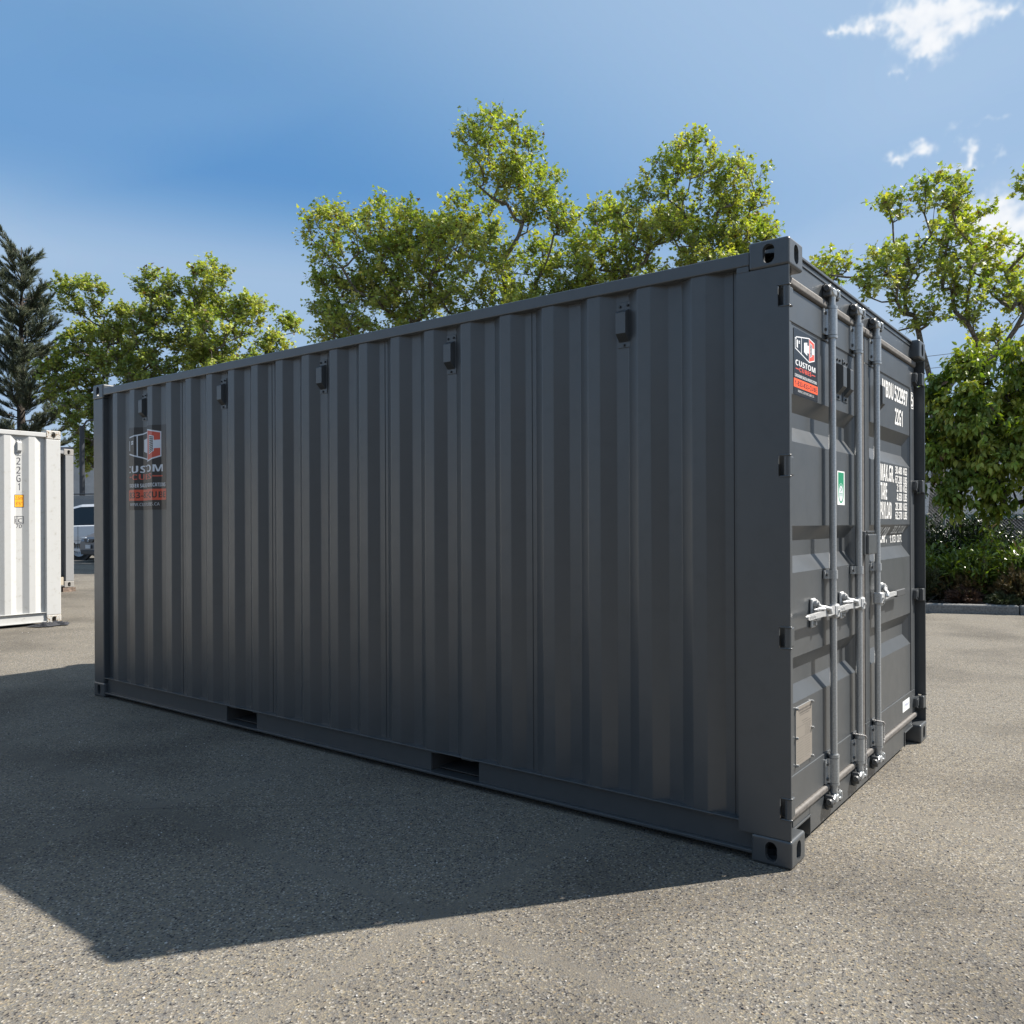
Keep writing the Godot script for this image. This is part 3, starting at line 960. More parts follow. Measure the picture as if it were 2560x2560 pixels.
func door_end(t: Node3D) -> void:
	for s in [1, -1]: door_post(t, s)
	var hb := mb(MID)
	hb.rbox(Vector3(-0.13, 2.466, -2.2755), Vector3(-0.055, 2.5735, -0.1625), 0.003)
	hb.rbox(Vector3(-0.13, 2.466, -2.366), Vector3(-0.0555, 2.4725, -2.276), 0.002)
	hb.rbox(Vector3(-0.13, 2.466, -0.162), Vector3(-0.0555, 2.4725, -0.072), 0.002)
	var header := part("door_header", hb, M.paint, t)
	hb = mb(MID)
	hb.rbox(Vector3(-0.16, 2.574, -2.2755), Vector3(-0.046, 2.586, -0.1625), 0.002)
	part("header_lip", hb, M.paint, header)
	var sb := mb(MID)
	sb.rbox(Vector3(-0.13, 0.024, -2.068), Vector3(-0.055, 0.1505, -0.370), 0.003)
	sb.rbox(Vector3(-0.13, 0.1125, -2.2755), Vector3(-0.055, 0.1505, -2.0685), 0.003)
	sb.rbox(Vector3(-0.13, 0.1125, -0.3695), Vector3(-0.055, 0.1505, -0.1625), 0.003)
	var sill := part("door_sill", sb, M.paint, t)
	for q in [[-2.078, -2.0685, -2.2755, -2.079], [-0.3695, -0.360, -0.3595, -0.1625]]:
		var lb := mb(MID)
		lb.rbox(Vector3(-0.15, 0.022, q[0]), Vector3(-0.049, 0.112, q[1]), 0.002)
		lb.rbox(Vector3(-0.15, 0.103, q[2]), Vector3(-0.049, 0.112, q[3]), 0.002)
		part("sill_lip", lb, M.paint, sill)
	var left := door_leaf(t, -0.077, -1.205, -0.173, -1.085)
	left.set_meta("label", "left door leaf with two lock rods and stickers")
	var right := door_leaf(t, -1.2505, -2.361, -1.335, -2.265)
	right.set_meta("label", "right door leaf with one lock rod and white lettering")
	gasket(left, Vector3(-0.08, 2.425, -1.222), Vector3(-0.041, 2.465, -0.075))
	gasket(right, Vector3(-0.08, 2.425, -2.366), Vector3(-0.041, 2.465, -1.2235))
	gasket(left, Vector3(-0.08, 0.152, -1.222), Vector3(-0.041, 0.186, -0.075))
	gasket(right, Vector3(-0.08, 0.152, -2.366), Vector3(-0.041, 0.186, -1.2235))
	gasket(right, Vector3(-0.08, 0.187, -1.2495), Vector3(-0.058, 2.4245, -1.2065))
	gasket(left, Vector3(-0.09, 0.187, -0.0765), Vector3(-0.062, 2.4245, -0.0735))
	gasket(right, Vector3(-0.09, 0.187, -2.366), Vector3(-0.062, 2.4245, -2.3615))
	door_hinges(left, 1)
	door_hinges(right, -1)
	lock_rod(t, -0.63, 1, 0.395, false, 0.0)
	lock_rod(t, -1.045, 1, 0.395, false, 0.125)
	lock_rod(t, -1.39, -1, 0.52, true, 0.185)
	# lock box that bridges both leaves
	var kb := mb(MID)
	kb.rbox(Vector3(-0.056, 1.249, -1.235), Vector3(-0.012, 1.372, -1.095), 0.004)
	kb.rbox(Vector3(-0.056, 1.366, -1.245), Vector3(-0.004, 1.3735, -1.110), 0.002)
	var box := part("lock_box", kb, M.paint, t)
	kb = mb(MID)
	kb.rbox(Vector3(-0.056, 1.252, -1.268), Vector3(0.001, 1.356, -1.118), 0.005)
	part("lock_box_cover", kb, M.paint, box)
	# lettering on the right leaf
	var lt := mb(MID)
	for q in [["MBDU", -1.619, -1.862, 2.152, 2.251], ["522997", -1.893, -2.206, 2.152, 2.251], ["22G1", -1.899, -2.083, 2.013, 2.113], ["MAX.GR.", -1.574, -1.868, 1.657, 1.758], ["30.480", -1.902, -2.062, 1.713, 1.760], ["KGS", -2.098, -2.184, 1.713, 1.760], ["67.200", -1.902, -2.062, 1.655, 1.704], ["LBS", -2.098, -2.184, 1.655, 1.704], ["TARE", -1.575, -1.712, 1.551, 1.651], ["2.100", -1.935, -2.062, 1.605, 1.653], ["KGS", -2.098, -2.184, 1.605, 1.653], ["4.630", -1.935, -2.062, 1.549, 1.598], ["LBS", -2.098, -2.184, 1.549, 1.598], ["PAYLOAD", -1.571, -1.812, 1.439, 1.539], ["28.380", -1.900, -2.062, 1.491, 1.539], ["KGS", -2.098, -2.184, 1.491, 1.539], ["62.570", -1.900, -2.062, 1.436, 1.484], ["LBS", -2.098, -2.184, 1.436, 1.484], ["CU.CAP.", -1.572, -1.845, 1.296, 1.392], ["33.2", -1.905, -2.045, 1.350, 1.397], ["CU.M.", -2.075, -2.200, 1.350, 1.397], ["1.173", -1.918, -2.050, 1.293, 1.341], ["CU.FT.", -2.085, -2.204, 1.293, 1.341]]:
		door_text(lt, q[0], q[1], q[2], q[3], q[4], door_face_x)
	door_text(lt, "5", -2.288, -2.335, 2.165, 2.246, func(_y): return -0.056)
	for q in [[-2.279, -2.345, 2.252, 2.258], [-2.279, -2.345, 2.152, 2.158], [-2.279, -2.2835, 2.152, 2.258], [-2.3405, -2.345, 2.152, 2.258]]:
		lt.quad(Vector3(-0.0545, q[2], q[0]), Vector3(-0.0545, q[2], q[1]), Vector3(-0.0545, q[3], q[1]), Vector3(-0.0545, q[3], q[0]), Vector3.RIGHT)
	part("lettering", lt, M.letter, right)
	# stickers and plate on the left leaf
	var im := sticker_print(Color8(30, 29, 29), Color8(228, 229, 230), Color8(222, 84, 62), Color8(240, 96, 52), Color8(26, 25, 25))
	flat_print(left, "sticker", print_mat(im, 0.22), -0.0592, -0.206, -0.510, 1.976, 2.264, "dark company sticker with an orange band")
	im = Image.create_empty(256, 384, false, Image.FORMAT_RGB8)
	im.fill(Color8(232, 234, 232))
	ink_poly(im, [Vector2(0.10, 0.04), Vector2(0.90, 0.04), Vector2(0.90, 0.66), Vector2(0.10, 0.66)], Color8(30, 132, 96))
	ink_oval(im, Vector2(0.5, 0.66), Vector2(0.40, 0.30), Color8(190, 215, 205))
	ink_oval(im, Vector2(0.5, 0.66), Vector2(0.37, 0.285), Color8(30, 132, 96))
	ink_oval(im, Vector2(0.5, 0.66), Vector2(0.29, 0.235), Color8(205, 208, 212))
	ink_line(im, Vector2(0.45, 0.49), Vector2(0.60, 0.545), 0.03, Color8(60, 130, 110))
	ink_line(im, Vector2(0.60, 0.545), Vector2(0.45, 0.60), 0.03, Color8(60, 130, 110))
	for i in 6: ink_line(im, Vector2(0.29 + i * 0.082, 0.66), Vector2(0.29 + i * 0.082, 0.73), 0.022, Color8(80, 138, 125))
	ink_line(im, Vector2(0.29, 0.665), Vector2(0.70, 0.665), 0.014, Color8(80, 138, 125))
	flat_print(left, "sticker", print_mat(im, 0.4), -0.0594, -0.793, -0.907, 1.506, 1.674, "green and white approval sticker")
	im = Image.create_empty(512, 640, false, Image.FORMAT_RGB8)
	im.fill(Color8(128, 122, 114))
	rng.seed = 17
	for q in [[0.07, 0.24, 0.75, 0.045], [0.12, 0.30, 0.66, 0.035], [0.16, 0.35, 0.5, 0.02], [0.27, 0.44, 0.36, 0.016], [0.31, 0.5, 0.42, 0.016]]:
		var x: float = q[1] - 0.08
		while x < q[1] + q[2] - 0.02:
			var w := rng.randf_range(0.012, 0.035)
			ink_line(im, Vector2(x, q[0]), Vector2(x + w, q[0]), q[3] * rng.randf_range(0.6, 1.0), Color8(88, 84, 80))
			x += w + 0.022
	for y in [0.345, 0.352, 0.545, 0.552]: ink_line(im, Vector2(0.04, y), Vector2(0.96, y), 0.004, Color8(92, 88, 84))
	ink_line(im, Vector2(0.55, 0.36), Vector2(0.55, 0.54), 0.004, Color8(92, 88, 84))
	for i in 9:
		for sx in [[0.58, 0.94, 0.37, 0.53], [0.06, 0.5, 0.58, 0.95], [0.55, 0.92, 0.6, 0.93]]:
			var y: float = lerpf(sx[2], sx[3], i / 8.0)
			var x: float = sx[0]
			while x < sx[1] - 0.03:
				var w := rng.randf_range(0.012, 0.05)
				ink_line(im, Vector2(x, y), Vector2(minf(x + w, sx[1]), y), 0.010, Color8(94, 90, 85))
				x += w + rng.randf_range(0.018, 0.05)
	var pb := mb(MID)
	pb.rbox(Vector3(-0.0608, 0.360, -0.410), Vector3(-0.0578, 0.618, -0.207), 0.001)
	var plate := part("data_plate", pb, M.zinc, t)
	flat_print(plate, "plate_print", print_mat(im, 0.45), -0.0574, -0.209, -0.408, 0.362, 0.616, "")
	for q in [[0.612, -0.214], [0.612, -0.404], [0.486, -0.211], [0.494, -0.406], [0.367, -0.213], [0.367, -0.403]]:
		pb = mb(MID)
		pb.cyl(Vector3(-0.0578, q[0], q[1]), Vector3(-0.046, q[0], q[1]), 0.0065, 10, 0.003)
		part("rivet", pb, M.zinc, plate)
	im = Image.create_empty(384, 160, false, Image.FORMAT_RGB8)
	im.fill(Color8(226, 230, 230))
	ink_oval(im, Vector2(0.2, 0.55), Vector2(0.10, 0.26), Color8(176, 204, 184))
	ink_oval(im, Vector2(0.2, 0.55), Vector2(0.06, 0.15), Color8(210, 222, 214))
	for i in 7:
		ink_line(im, Vector2(0.36 + i * 0.078, 0.40), Vector2(0.36 + i * 0.078 + (0.03 if i % 2 else 0.0), 0.62), 0.03, Color8(92, 98, 150))
		if i % 3 != 1: ink_line(im, Vector2(0.36 + i * 0.078, 0.41 + 0.1 * (i % 2)), Vector2(0.42 + i * 0.078, 0.43 + 0.1 * (i % 2)), 0.04, Color8(92, 98, 150))
	flat_print(right, "sticker", print_mat(im, 0.4), -0.0543, -2.034, -2.206, 0.238, 0.307, "small white label with blue print")
	# vents
	var vm := vent_mesh()
	for z in [-0.806, -0.921, -1.512]:
		add_vent(t, vm, M.paint, Transform3D(Basis(Vector3.FORWARD, Vector3.UP, Vector3.RIGHT), Vector3(-0.0609, 2.024, z) - MID), M.bolt)
	for x in [-0.822, -1.946, -3.060, -4.180, -5.290]:
		add_vent(t, vm, M.paint, Transform3D(Basis.IDENTITY, Vector3(x, 2.2435, -0.0479) - MID), M.bolt)
	# the company sticker that follows the folds of the side
	im = sticker_print(Color8(47, 44, 42), Color8(206, 211, 218), Color8(196, 80, 60), Color8(204, 84, 58), Color8(38, 34, 32))
	var stick := mb(MID)
	fold_film(stick, corrugation(-CL + 0.16, -0.224), -5.543, -4.957, 1.542, 2.195)
	var so := part("sticker", stick, print_mat(im, 0.3), t)
	so.set_meta("label", "company sticker pressed over the folds of the long side")


func flat_print(parent: Node3D, called: String, m: Material, x: float, z0: float, z1: float, y0: float, y1: float, label: String) -> void:
	var b := mb(MID)
	b.quad(Vector3(x, y0, z0), Vector3(x, y0, z1), Vector3(x, y1, z1), Vector3(x, y1, z0), Vector3.RIGHT, Vector2(0, 1), Vector2(1, 1), Vector2(1, 0), Vector2(0, 0))
	var o := part(called, b, m, parent)
	if label: o.set_meta("label", label)


# ---------------------------------------------------------------- plants
const RIGHT := Vector3(0.821, 0, -0.571)  # level directions across and along the view, used to lay out what stands far away
const AHEAD := Vector3(-0.571, 0, -0.821)


func ground_y(x: float) -> float:
	# the yard climbs gently towards the white container
	var d := clampf(-x - 5.8, 0.0, 18.2)
	return 0.0195 * d * smoothstep(0.0, 2.0, d)


func leaf_mesh(outline: Array, fold: float, droop: float) -> ArrayMesh:
	# a leaf from its half outline [(along, across) ...], folded along its midrib; length 1 along +y
	var b := mb()
	var P := func(y: float, x: float) -> Vector3: return Vector3(x, y, absf(x) * fold - droop * y * y)
	for s in [-1.0, 1.0]:
		for i in outline.size() - 1:
			var a: Array = outline[i]
			var c: Array = outline[i + 1]
			var mids := [P.call(a[0], 0.0), P.call(c[0], 0.0)]
			var ea: Vector3 = P.call(a[0], s * a[1])
			var ec: Vector3 = P.call(c[0], s * c[1])
			b.flat(mids[0], ea, ec, Vector3.BACK)
			b.flat(mids[0], ec, mids[1], Vector3.BACK)
	return b.mesh()


func lobed_leaf() -> ArrayMesh:
	var b := mb()
	var pts := []
	for q in [[-90, 0.06], [-50, 0.42], [-18, 0.30], [12, 0.62], [38, 0.36], [62, 0.50], [90, 0.80], [118, 0.50], [142, 0.36], [168, 0.62], [198, 0.30], [230, 0.42]]:
		var a := deg_to_rad(q[0])
		var r: float = q[1]
		pts.append(Vector3(cos(a) * r, sin(a) * r + 0.2, 0.10 * r * absf(cos(a)) - 0.25 * r * r))
	for i in pts.size():
		b.flat(Vector3(0, 0.2, 0), pts[i], pts[(i + 1) % pts.size()], Vector3.BACK)
	return b.mesh()


func leaf_frame(at: Vector3, dir: Vector3, up: Vector3, size: float) -> Transform3D:
	var y := dir.normalized()
	var x := y.cross(up)
	if x.length() < 0.01: x = y.cross(Vector3.RIGHT)
	x = x.normalized()
	var z := x.cross(y)
	return Transform3D(Basis(x * size, y * size, z * size), at)


func ball() -> Vector3:
	while true:
		var p := Vector3(rng.randf_range(-1, 1), rng.randf_range(-1, 1), rng.randf_range(-1, 1))
		if p.length() < 1.0: return p
	return Vector3.ZERO


# a tree grown towards the given crown lobes [across, height, deep, radius], local to its foot
func grow_tree(t: Node3D, lobes: Array, o: Dictionary, wood: Material, leaf: Mesh, leaf_m: Material) -> void:
	rng.seed = o.seed
	var pos := [Vector3.ZERO]
	var par := [-1]
	var fork: float = o.fork
	var steps := int(fork / 0.5)
	var lean: Vector3 = o.get("lean", Vector3.ZERO)
	for i in range(1, steps + 1):
		var f := float(i) / steps
		pos.append(Vector3(rng.randf_range(-0.04, 0.04), fork * f, rng.randf_range(-0.04, 0.04)) + lean * f * f)
		par.append(i - 1)
	var targets := []
	for l in lobes:
		var c: Vector3 = RIGHT * l[0] + Vector3.UP * l[1] + AHEAD * l[2]
		var R: float = maxf(l[3] - o.clump * 0.55, 0.15)
		var n := maxi(2, int(o.dense * l[3] * l[3]))
		for i in n:
			var p := ball()
			p = p.normalized() * pow(p.length(), 0.62)
			p.y *= 1.0
			targets.append(c + Vector3(p.x, p.y, p.z * 1.05) * R)
	var hub: Vector3 = pos[-1]
	targets.sort_custom(func(a, b): return a.distance_squared_to(hub) < b.distance_squared_to(hub))
	var ends := []
	var bow: float = o.get("bow", 0.12)
	for tg in targets:
		var best := 0
		var bd := 1e9
		for i in range(maxi(1, steps - int(o.get("low", 1))), pos.size()):
			var q: Vector3 = pos[i]
			var dv: Vector3 = tg - q
			var d := dv.length()
			d += maxf(0.0, -dv.y + 0.15 * d) * o.get("rise", 1.3)
			var e: int = par[i]
			if e >= 0 and i > steps:  # prefer going on in the same direction
				var dir: Vector3 = (q - pos[e]).normalized()
				d *= 1.25 - 0.35 * dir.dot(dv.normalized())
			if d < bd:
				bd = d
				best = i
		var a: Vector3 = pos[best]
		var L := a.distance_to(tg)
		var k := maxi(1, ceili(L / 0.45))
		var last := best
		for i in range(1, k + 1):
			var f := float(i) / k
			var p := a.lerp(tg, f)
			p.y -= sin(f * PI) * L * bow
			if i < k: p += ball() * 0.06
			pos.append(p)
			par.append(last)
			last = pos.size() - 1
		ends.append(last)
	var cnt := []
	cnt.resize(pos.size())
	cnt.fill(0.0)
	for e in ends:
		var i: int = e
		while i >= 0:
			cnt[i] += 1.0
			i = par[i]
	var rad := []
	for i in pos.size():
		rad.append(minf(o.twig * pow(cnt[i], 0.47), o.trunk))
	for i in steps + 1:
		rad[i] = o.trunk * (1.25 - 0.35 * float(i) / steps) * (1.25 if i == 0 else 1.0)
	var trunk := mb()
	var limbs := mb()
	var tp := []
	var tr := []
	for i in steps + 1:
		tp.append(pos[i]); tr.append(rad[i])
	tp[0] = Vector3(0, -0.1, 0)
	trunk.tube(tp, tr, 12)
	for i in range(steps + 1, pos.size()):
		var e: int = par[i]
		var r0: float = minf(rad[e], rad[i] * 1.35)
		limbs.tube([pos[e], pos[i]], [r0, rad[i]], 6 if rad[i] > 0.02 else 4, false)
	# twigs and the leaves along them
	var where := []
	var tint := []
	var tones: Array = o.tones
	var clump: float = o.clump
	for e in ends:
		var c: Vector3 = pos[e]
		var base: Color = tones[rng.randi() % tones.size()]
		var outw := (c - hub)
		outw.y *= 0.6
		outw = outw.normalized()
		var dirp: Vector3 = (c - pos[par[e]]).normalized()
		for w in int(o.twigs):
			var d := (dirp * 0.6 + ball() * 1.0 + outw * 0.25 + Vector3.UP * float(o.get("twig_up", 0.3))).normalized()
			var L: float = clump * rng.randf_range(0.45, 1.0)
			var tip := c + d * L
			tip.y -= L * float(o.get("sag", 0.0))
			limbs.tube([c, c.lerp(tip, 0.5) + Vector3.UP * L * 0.06, tip], [o.twig * 0.7, o.twig * 0.45, o.twig * 0.25], 3, false)
			for j in int(o.leaves):
				var f := rng.randf_range(0.25, 1.05)
				var p := c.lerp(tip, f) + ball() * 0.07
				var ld := (d * 0.5 + ball() * 0.9 + Vector3.DOWN * float(o.hang)).normalized()
				where.append(leaf_frame(p, ld, (Vector3.UP + ball() * 1.1 + outw * 0.5).normalized(), o.leaf * rng.randf_range(0.55, 1.15)))
				var k := rng.randf_range(0.75, 1.3)
				var col := Color(base.r * k * rng.randf_range(0.85, 1.15), base.g * k, base.b * k)
				if rng.randf() < float(o.get("brown", 0.0)): col = Color(0.12, 0.062, 0.028)
				tint.append(col)
	part("trunk", trunk, wood, t)
	part("limbs", limbs, wood, t)
	scatter("leaves", leaf, where, tint, leaf_m, t)
	if o.has("balls"):
		var bm := SphereMesh.new()
		bm.radius = 0.016
		bm.height = 0.032
		bm.radial_segments = 8
		bm.rings = 4
		var bw := []
		var bt := []
		for i in int(o.balls):
			var c: Vector3 = pos[ends[rng.randi() % ends.size()]]
			bw.append(Transform3D(Basis.IDENTITY, c + ball() * clump * 0.8))
			bt.append(Color(0.05, 0.03, 0.015))
		scatter("seed_balls", bm, bw, bt, M.leaf_plain, t)


func plane_trees() -> void:
	var lm := lobed_leaf()
	var tones := [Color(0.42, 0.46, 0.13), Color(0.35, 0.40, 0.11), Color(0.47, 0.48, 0.16), Color(0.27, 0.33, 0.09)]
	var dull := [Color(0.32, 0.36, 0.10), Color(0.26, 0.31, 0.085), Color(0.36, 0.39, 0.12), Color(0.20, 0.25, 0.07)]
	var o := {"seed": 11, "fork": 3.2, "dense": 30.0, "clump": 0.60, "twig": 0.0066, "trunk": 0.26, "twigs": 8, "leaves": 7, "leaf": 0.112, "hang": 0.15, "tones": tones, "brown": 0.03, "balls": 120, "bow": 0.06}
	var t := thing("plane_tree", "tallest plane tree, wide pale green crown above the middle of the dark container", "tree", Vector3(-15.27, 0.18, -14.64), "plane trees behind the containers")
	grow_tree(t, [[0.76, 11.76, -1.19, 1.4], [1.63, 10.73, -0.76, 1.27], [-0.2, 10.57, 0.87, 1.19], [-2.58, 10.11, 0.24, 1.14], [-3.77, 9.32, -1.17, 1.14], [-4.33, 8.06, -0.19, 0.95], [-2.19, 8.52, -0.06, 1.51], [-0.29, 8.67, -0.98, 1.59], [1.62, 8.82, 0.68, 1.43], [2.57, 9.77, -1.11, 0.71], [-3.15, 7.26, -0.31, 1.43], [-1.24, 6.77, 0.05, 1.59], [0.97, 6.76, -0.2, 1.74], [-4.1, 6.79, 0.25, 0.95], [2.4, 7.39, 0.68, 1.27], [-1.1, 9.7, 0.4, 1.1], [-1.75, 9.6, -0.5, 0.9], [2.9, 8.6, 0.3, 0.9], [-2.9, 8.5, 0.6, 1.1]], o, M.bark, lm, M.leaf)
	t = thing("plane_tree", "rounded plane tree rising just left of the dark container's near top corner", "tree", Vector3(-10.67, 0.09, -19.06), "plane trees behind the containers")
	o.merge({"seed": 12, "fork": 3.4}, true)
	grow_tree(t, [[0.05, 11.93, -1.19, 1.19], [1.61, 11.27, -0.76, 1.16], [-2.27, 11.03, 0.87, 1.02], [2.35, 10.52, 0.24, 0.69], [-1.03, 10.37, -1.17, 1.4], [0.86, 10.11, -0.19, 1.49], [-2.85, 9.72, -0.06, 0.91], [1.85, 9.7, -0.98, 0.99], [-1.46, 8.39, 0.68, 1.65], [0.69, 8.38, -1.11, 1.65], [-3.11, 8.07, -0.31, 0.99], [-1.9, 9.4, 0.4, 1.0], [2.2, 9.0, 0.3, 0.9], [-0.2, 10.9, 0.5, 0.9], [2.0, 7.8, 0.2, 1.1]], o, M.bark, lm, M.leaf)
	t = thing("plane_tree", "open plane tree with bare forked stems, above the leafy garden tree on the right", "tree", Vector3(-2.89, 0.0, -17.15), "plane trees behind the containers")
	o.merge({"seed": 13, "fork": 4.4, "dense": 30.0, "clump": 0.52, "twigs": 6, "leaves": 7, "leaf": 0.118, "trunk": 0.15, "twig": 0.0075, "balls": 70}, true)
	grow_tree(t, [[-0.38, 8.58, -1.19, 0.78], [-1.39, 8.46, -0.76, 0.56], [-2.14, 7.65, 0.87, 0.6], [0.87, 8.51, 0.24, 0.75], [1.75, 8.95, -1.17, 0.65], [0.3, 7.63, -0.19, 1.07], [-0.95, 7.39, -0.06, 0.88], [-1.58, 6.76, -0.98, 0.75], [1.68, 7.75, 0.68, 0.94], [2.44, 8.38, -1.11, 0.75], [-0.58, 6.26, -0.31, 0.69], [0.8, 6.5, 0.05, 0.75], [2.06, 6.62, -0.2, 0.88], [-2.46, 7.4, 0.25, 0.31], [-1.9, 6.0, 0.3, 0.5], [1.4, 5.6, 0.5, 0.7]], o, M.bark, lm, M.leaf)
	t = thing("plane_tree", "plane tree beside the dark pine, low boughs hanging by the grey container", "tree", Vector3(-36.88, 0.35, -14.24), "plane trees behind the containers")
	o.merge({"seed": 14, "fork": 3.2, "dense": 20.0, "clump": 0.70, "twigs": 8, "leaves": 9, "leaf": 0.145, "trunk": 0.26, "twig": 0.009, "tones": dull, "balls": 0}, true)
	o.erase("balls")
	grow_tree(t, [[-0.55, 10.87, -1.19, 1.24], [2.35, 11.38, -0.76, 1.14], [-1.51, 9.2, 0.87, 1.43], [0.51, 9.43, 0.24, 1.78], [2.53, 9.66, -1.17, 1.43], [-1.76, 7.07, -0.19, 1.31], [0.38, 7.29, -0.06, 1.9], [2.29, 7.52, -0.98, 1.43], [-1.17, 4.69, 0.68, 0.95], [-0.58, 5.63, -1.11, 1.19], [-2.47, 8.26, -0.31, 0.83], [-0.94, 3.9, 0.05, 0.65], [-0.75, 4.3, -0.5, 0.7], [-0.2, 6.2, 0.5, 1.2]], o, M.bark, lm, M.leaf)
	t = thing("plane_tree", "plane tree ending in open sky above the dark container's far top corner", "tree", Vector3(-33.22, 0.35, -18.0), "plane trees behind the containers")
	o.merge({"seed": 15, "tones": tones}, true)
	grow_tree(t, [[-0.81, 11.73, -1.19, 1.27], [1.02, 10.62, -0.76, 1.1], [2, 10.37, 0.87, 0.73], [-1.67, 10.87, 0.24, 1.1], [-0.45, 9.4, -1.17, 1.83], [1.75, 9.15, -0.19, 0.98], [-1.92, 8.92, -0.06, 1.22], [0.03, 7.69, -0.98, 1.96], [2.35, 8.41, 0.68, 0.61], [-1.9, 7.2, 0.4, 1.3]], o, M.bark, lm, M.leaf)


func garden_tree() -> void:
	var t := thing("garden_tree", "leafy garden tree with drooping fresh green foliage over the hedge, right of the dark container", "tree", Vector3(0.05, 0.12, -13.75))
	var lm := leaf_mesh([[0.0, 0.0], [0.22, 0.20], [0.5, 0.26], [0.8, 0.13], [1.0, 0.0]], 0.28, 0.22)
	var o := {"seed": 21, "fork": 1.5, "dense": 52.0, "clump": 0.44, "twig": 0.007, "trunk": 0.11, "twigs": 6, "leaves": 12, "leaf": 0.135, "hang": 0.75, "tones": [Color(0.28, 0.34, 0.06), Color(0.22, 0.29, 0.05), Color(0.37, 0.39, 0.08), Color(0.16, 0.22, 0.04)], "brown": 0.012, "bow": -0.04, "low": 2, "rise": 0.5, "twig_up": 0.05, "sag": 0.25}
	grow_tree(t, [[-1.72, 4.05, 0.1, 0.60], [-0.86, 4.2, -0.2, 0.62], [-2.25, 3.62, 0.4, 0.5], [-2.0, 3.2, -0.3, 0.62], [-1.25, 3.2, 0.2, 0.8], [-2.3, 2.55, 0.1, 0.52], [-1.5, 2.3, -0.3, 0.68], [-0.75, 2.65, -0.5, 0.8], [-2.1, 1.85, 0.0, 0.46], [-1.3, 1.72, -0.2, 0.48], [-0.55, 1.9, -0.3, 0.5], [-0.2, 3.3, 0.2, 0.7], [-2.5, 3.0, 0.3, 0.45], [-0.5, 3.9, 0.4, 0.55], [-2.6, 2.1, 0.4, 0.4], [-1.6, 2.75, 0.5, 0.7], [-0.9, 3.5, 0.6, 0.6]], o, M.bark_dark, lm, M.leaf)


func pine() -> void:
	var t := thing("pine_tree", "dark pine tree on the left behind the white container", "tree", Vector3(-42.6, 0.35, -12.75))
	rng.seed = 31
	var H := 14.3
	var trunk := mb()
	trunk.tube([Vector3(0, -0.1, 0), Vector3(0.05, 3, 0), Vector3(-0.05, 8, 0.05), Vector3(0, 12, 0), Vector3(0, H, 0)], [0.26, 0.21, 0.14, 0.06, 0.02], 10)
	part("trunk", trunk, M.bark_dark, t)
	var limbs := mb()
	var where := []
	var tint := []
	var y := 3.4
	while y < H - 0.3:
		var f := (y - 3.4) / (H - 3.4)
		var reach := lerpf(2.7, 0.5, pow(f, 1.25)) * (0.85 if y < 5.0 else 1.0)
		var n := 6 if f < 0.8 else 4
		var a0 := rng.randf() * TAU
		for i in n:
			var a := a0 + TAU * i / n + rng.randf_range(-0.35, 0.35)
			if rng.randf() < 0.14: continue
			var L := reach * rng.randf_range(0.42, 1.2)
			var d := Vector3(cos(a), 0, sin(a))
			var p0 := Vector3(0, y + rng.randf_range(-0.28, 0.28), 0)
			var rise := (lerpf(0.05, 0.75, f) + rng.randf_range(-0.12, 0.28)) * L
			var pts := []
			var rr := []
			for k in 6:
				var s := k / 5.0
				pts.append(p0 + d * L * s + Vector3.UP * (rise * s + 0.28 * L * s * s * s) + ball() * 0.04 * s)
				rr.append(lerpf(0.035, 0.008, s))
			limbs.tube(pts, rr, 5, false)
			for k in int(L * 21) + 8:
				var s := pow(rng.randf_range(0.06, 1.0), 0.62)
				var q: Vector3 = pts[int(s * 4.99)].lerp(pts[mini(int(s * 4.99) + 1, 5)], fposmod(s * 4.99, 1.0))
				var side := (d.cross(Vector3.UP) * rng.randf_range(-1, 1) + d * 0.6 + Vector3.UP * rng.randf_range(0.15, 0.8)).normalized()
				var tl := rng.randf_range(0.16, 0.42) * (1.15 - 0.4 * s)
				var tip := q + side * tl
				limbs.tube([q, tip], [0.008, 0.004], 3, false)
				for m in 3:
					where.append(leaf_frame(q.lerp(tip, 0.35 + 0.3 * m), (side + Vector3.UP * 0.5 + ball() * 0.25).normalized(), ball(), rng.randf_range(1.0, 1.6)))
					var g := rng.randf_range(0.6, 1.25)
					tint.append(Color(0.088 * g, 0.108 * g, 0.070 * g) if rng.randf() < 0.85 else Color(0.15, 0.155, 0.08))
		y += lerpf(0.52, 0.36, f) * rng.randf_range(0.7, 1.4)
	part("limbs", limbs, M.bark_dark, t)
	var b := mb()
	for i in 22:
		var a := TAU * i / 22 * 2.4
		var lean := rng.randf_range(0.35, 1.0)
		var y0 := 0.009 * i
		var d := Vector3(cos(a) * lean, 1.0, sin(a) * lean).normalized()
		var s := d.cross(Vector3.UP).normalized() * 0.0055
		var p := Vector3(0, y0 - 0.05, 0)
		b.flat(p - s, p + s, p + d * rng.randf_range(0.09, 0.14), Vector3.UP)
	scatter("needles", b.mesh(), where, tint, M.needle, t)


# points of the planting strip: s metres along the kerb, n metres behind it
const KERB_AT := Vector3(-0.99, 0.0, -10.42)
const KERB_ALONG := Vector3(0.9484, 0, -0.3171)
const KERB_BACK := Vector3(-0.3171, 0, -0.9484)


func strip(s: float, n: float, y := 0.0) -> Vector3:
	return KERB_AT + KERB_ALONG * s + KERB_BACK * n + Vector3.UP * y


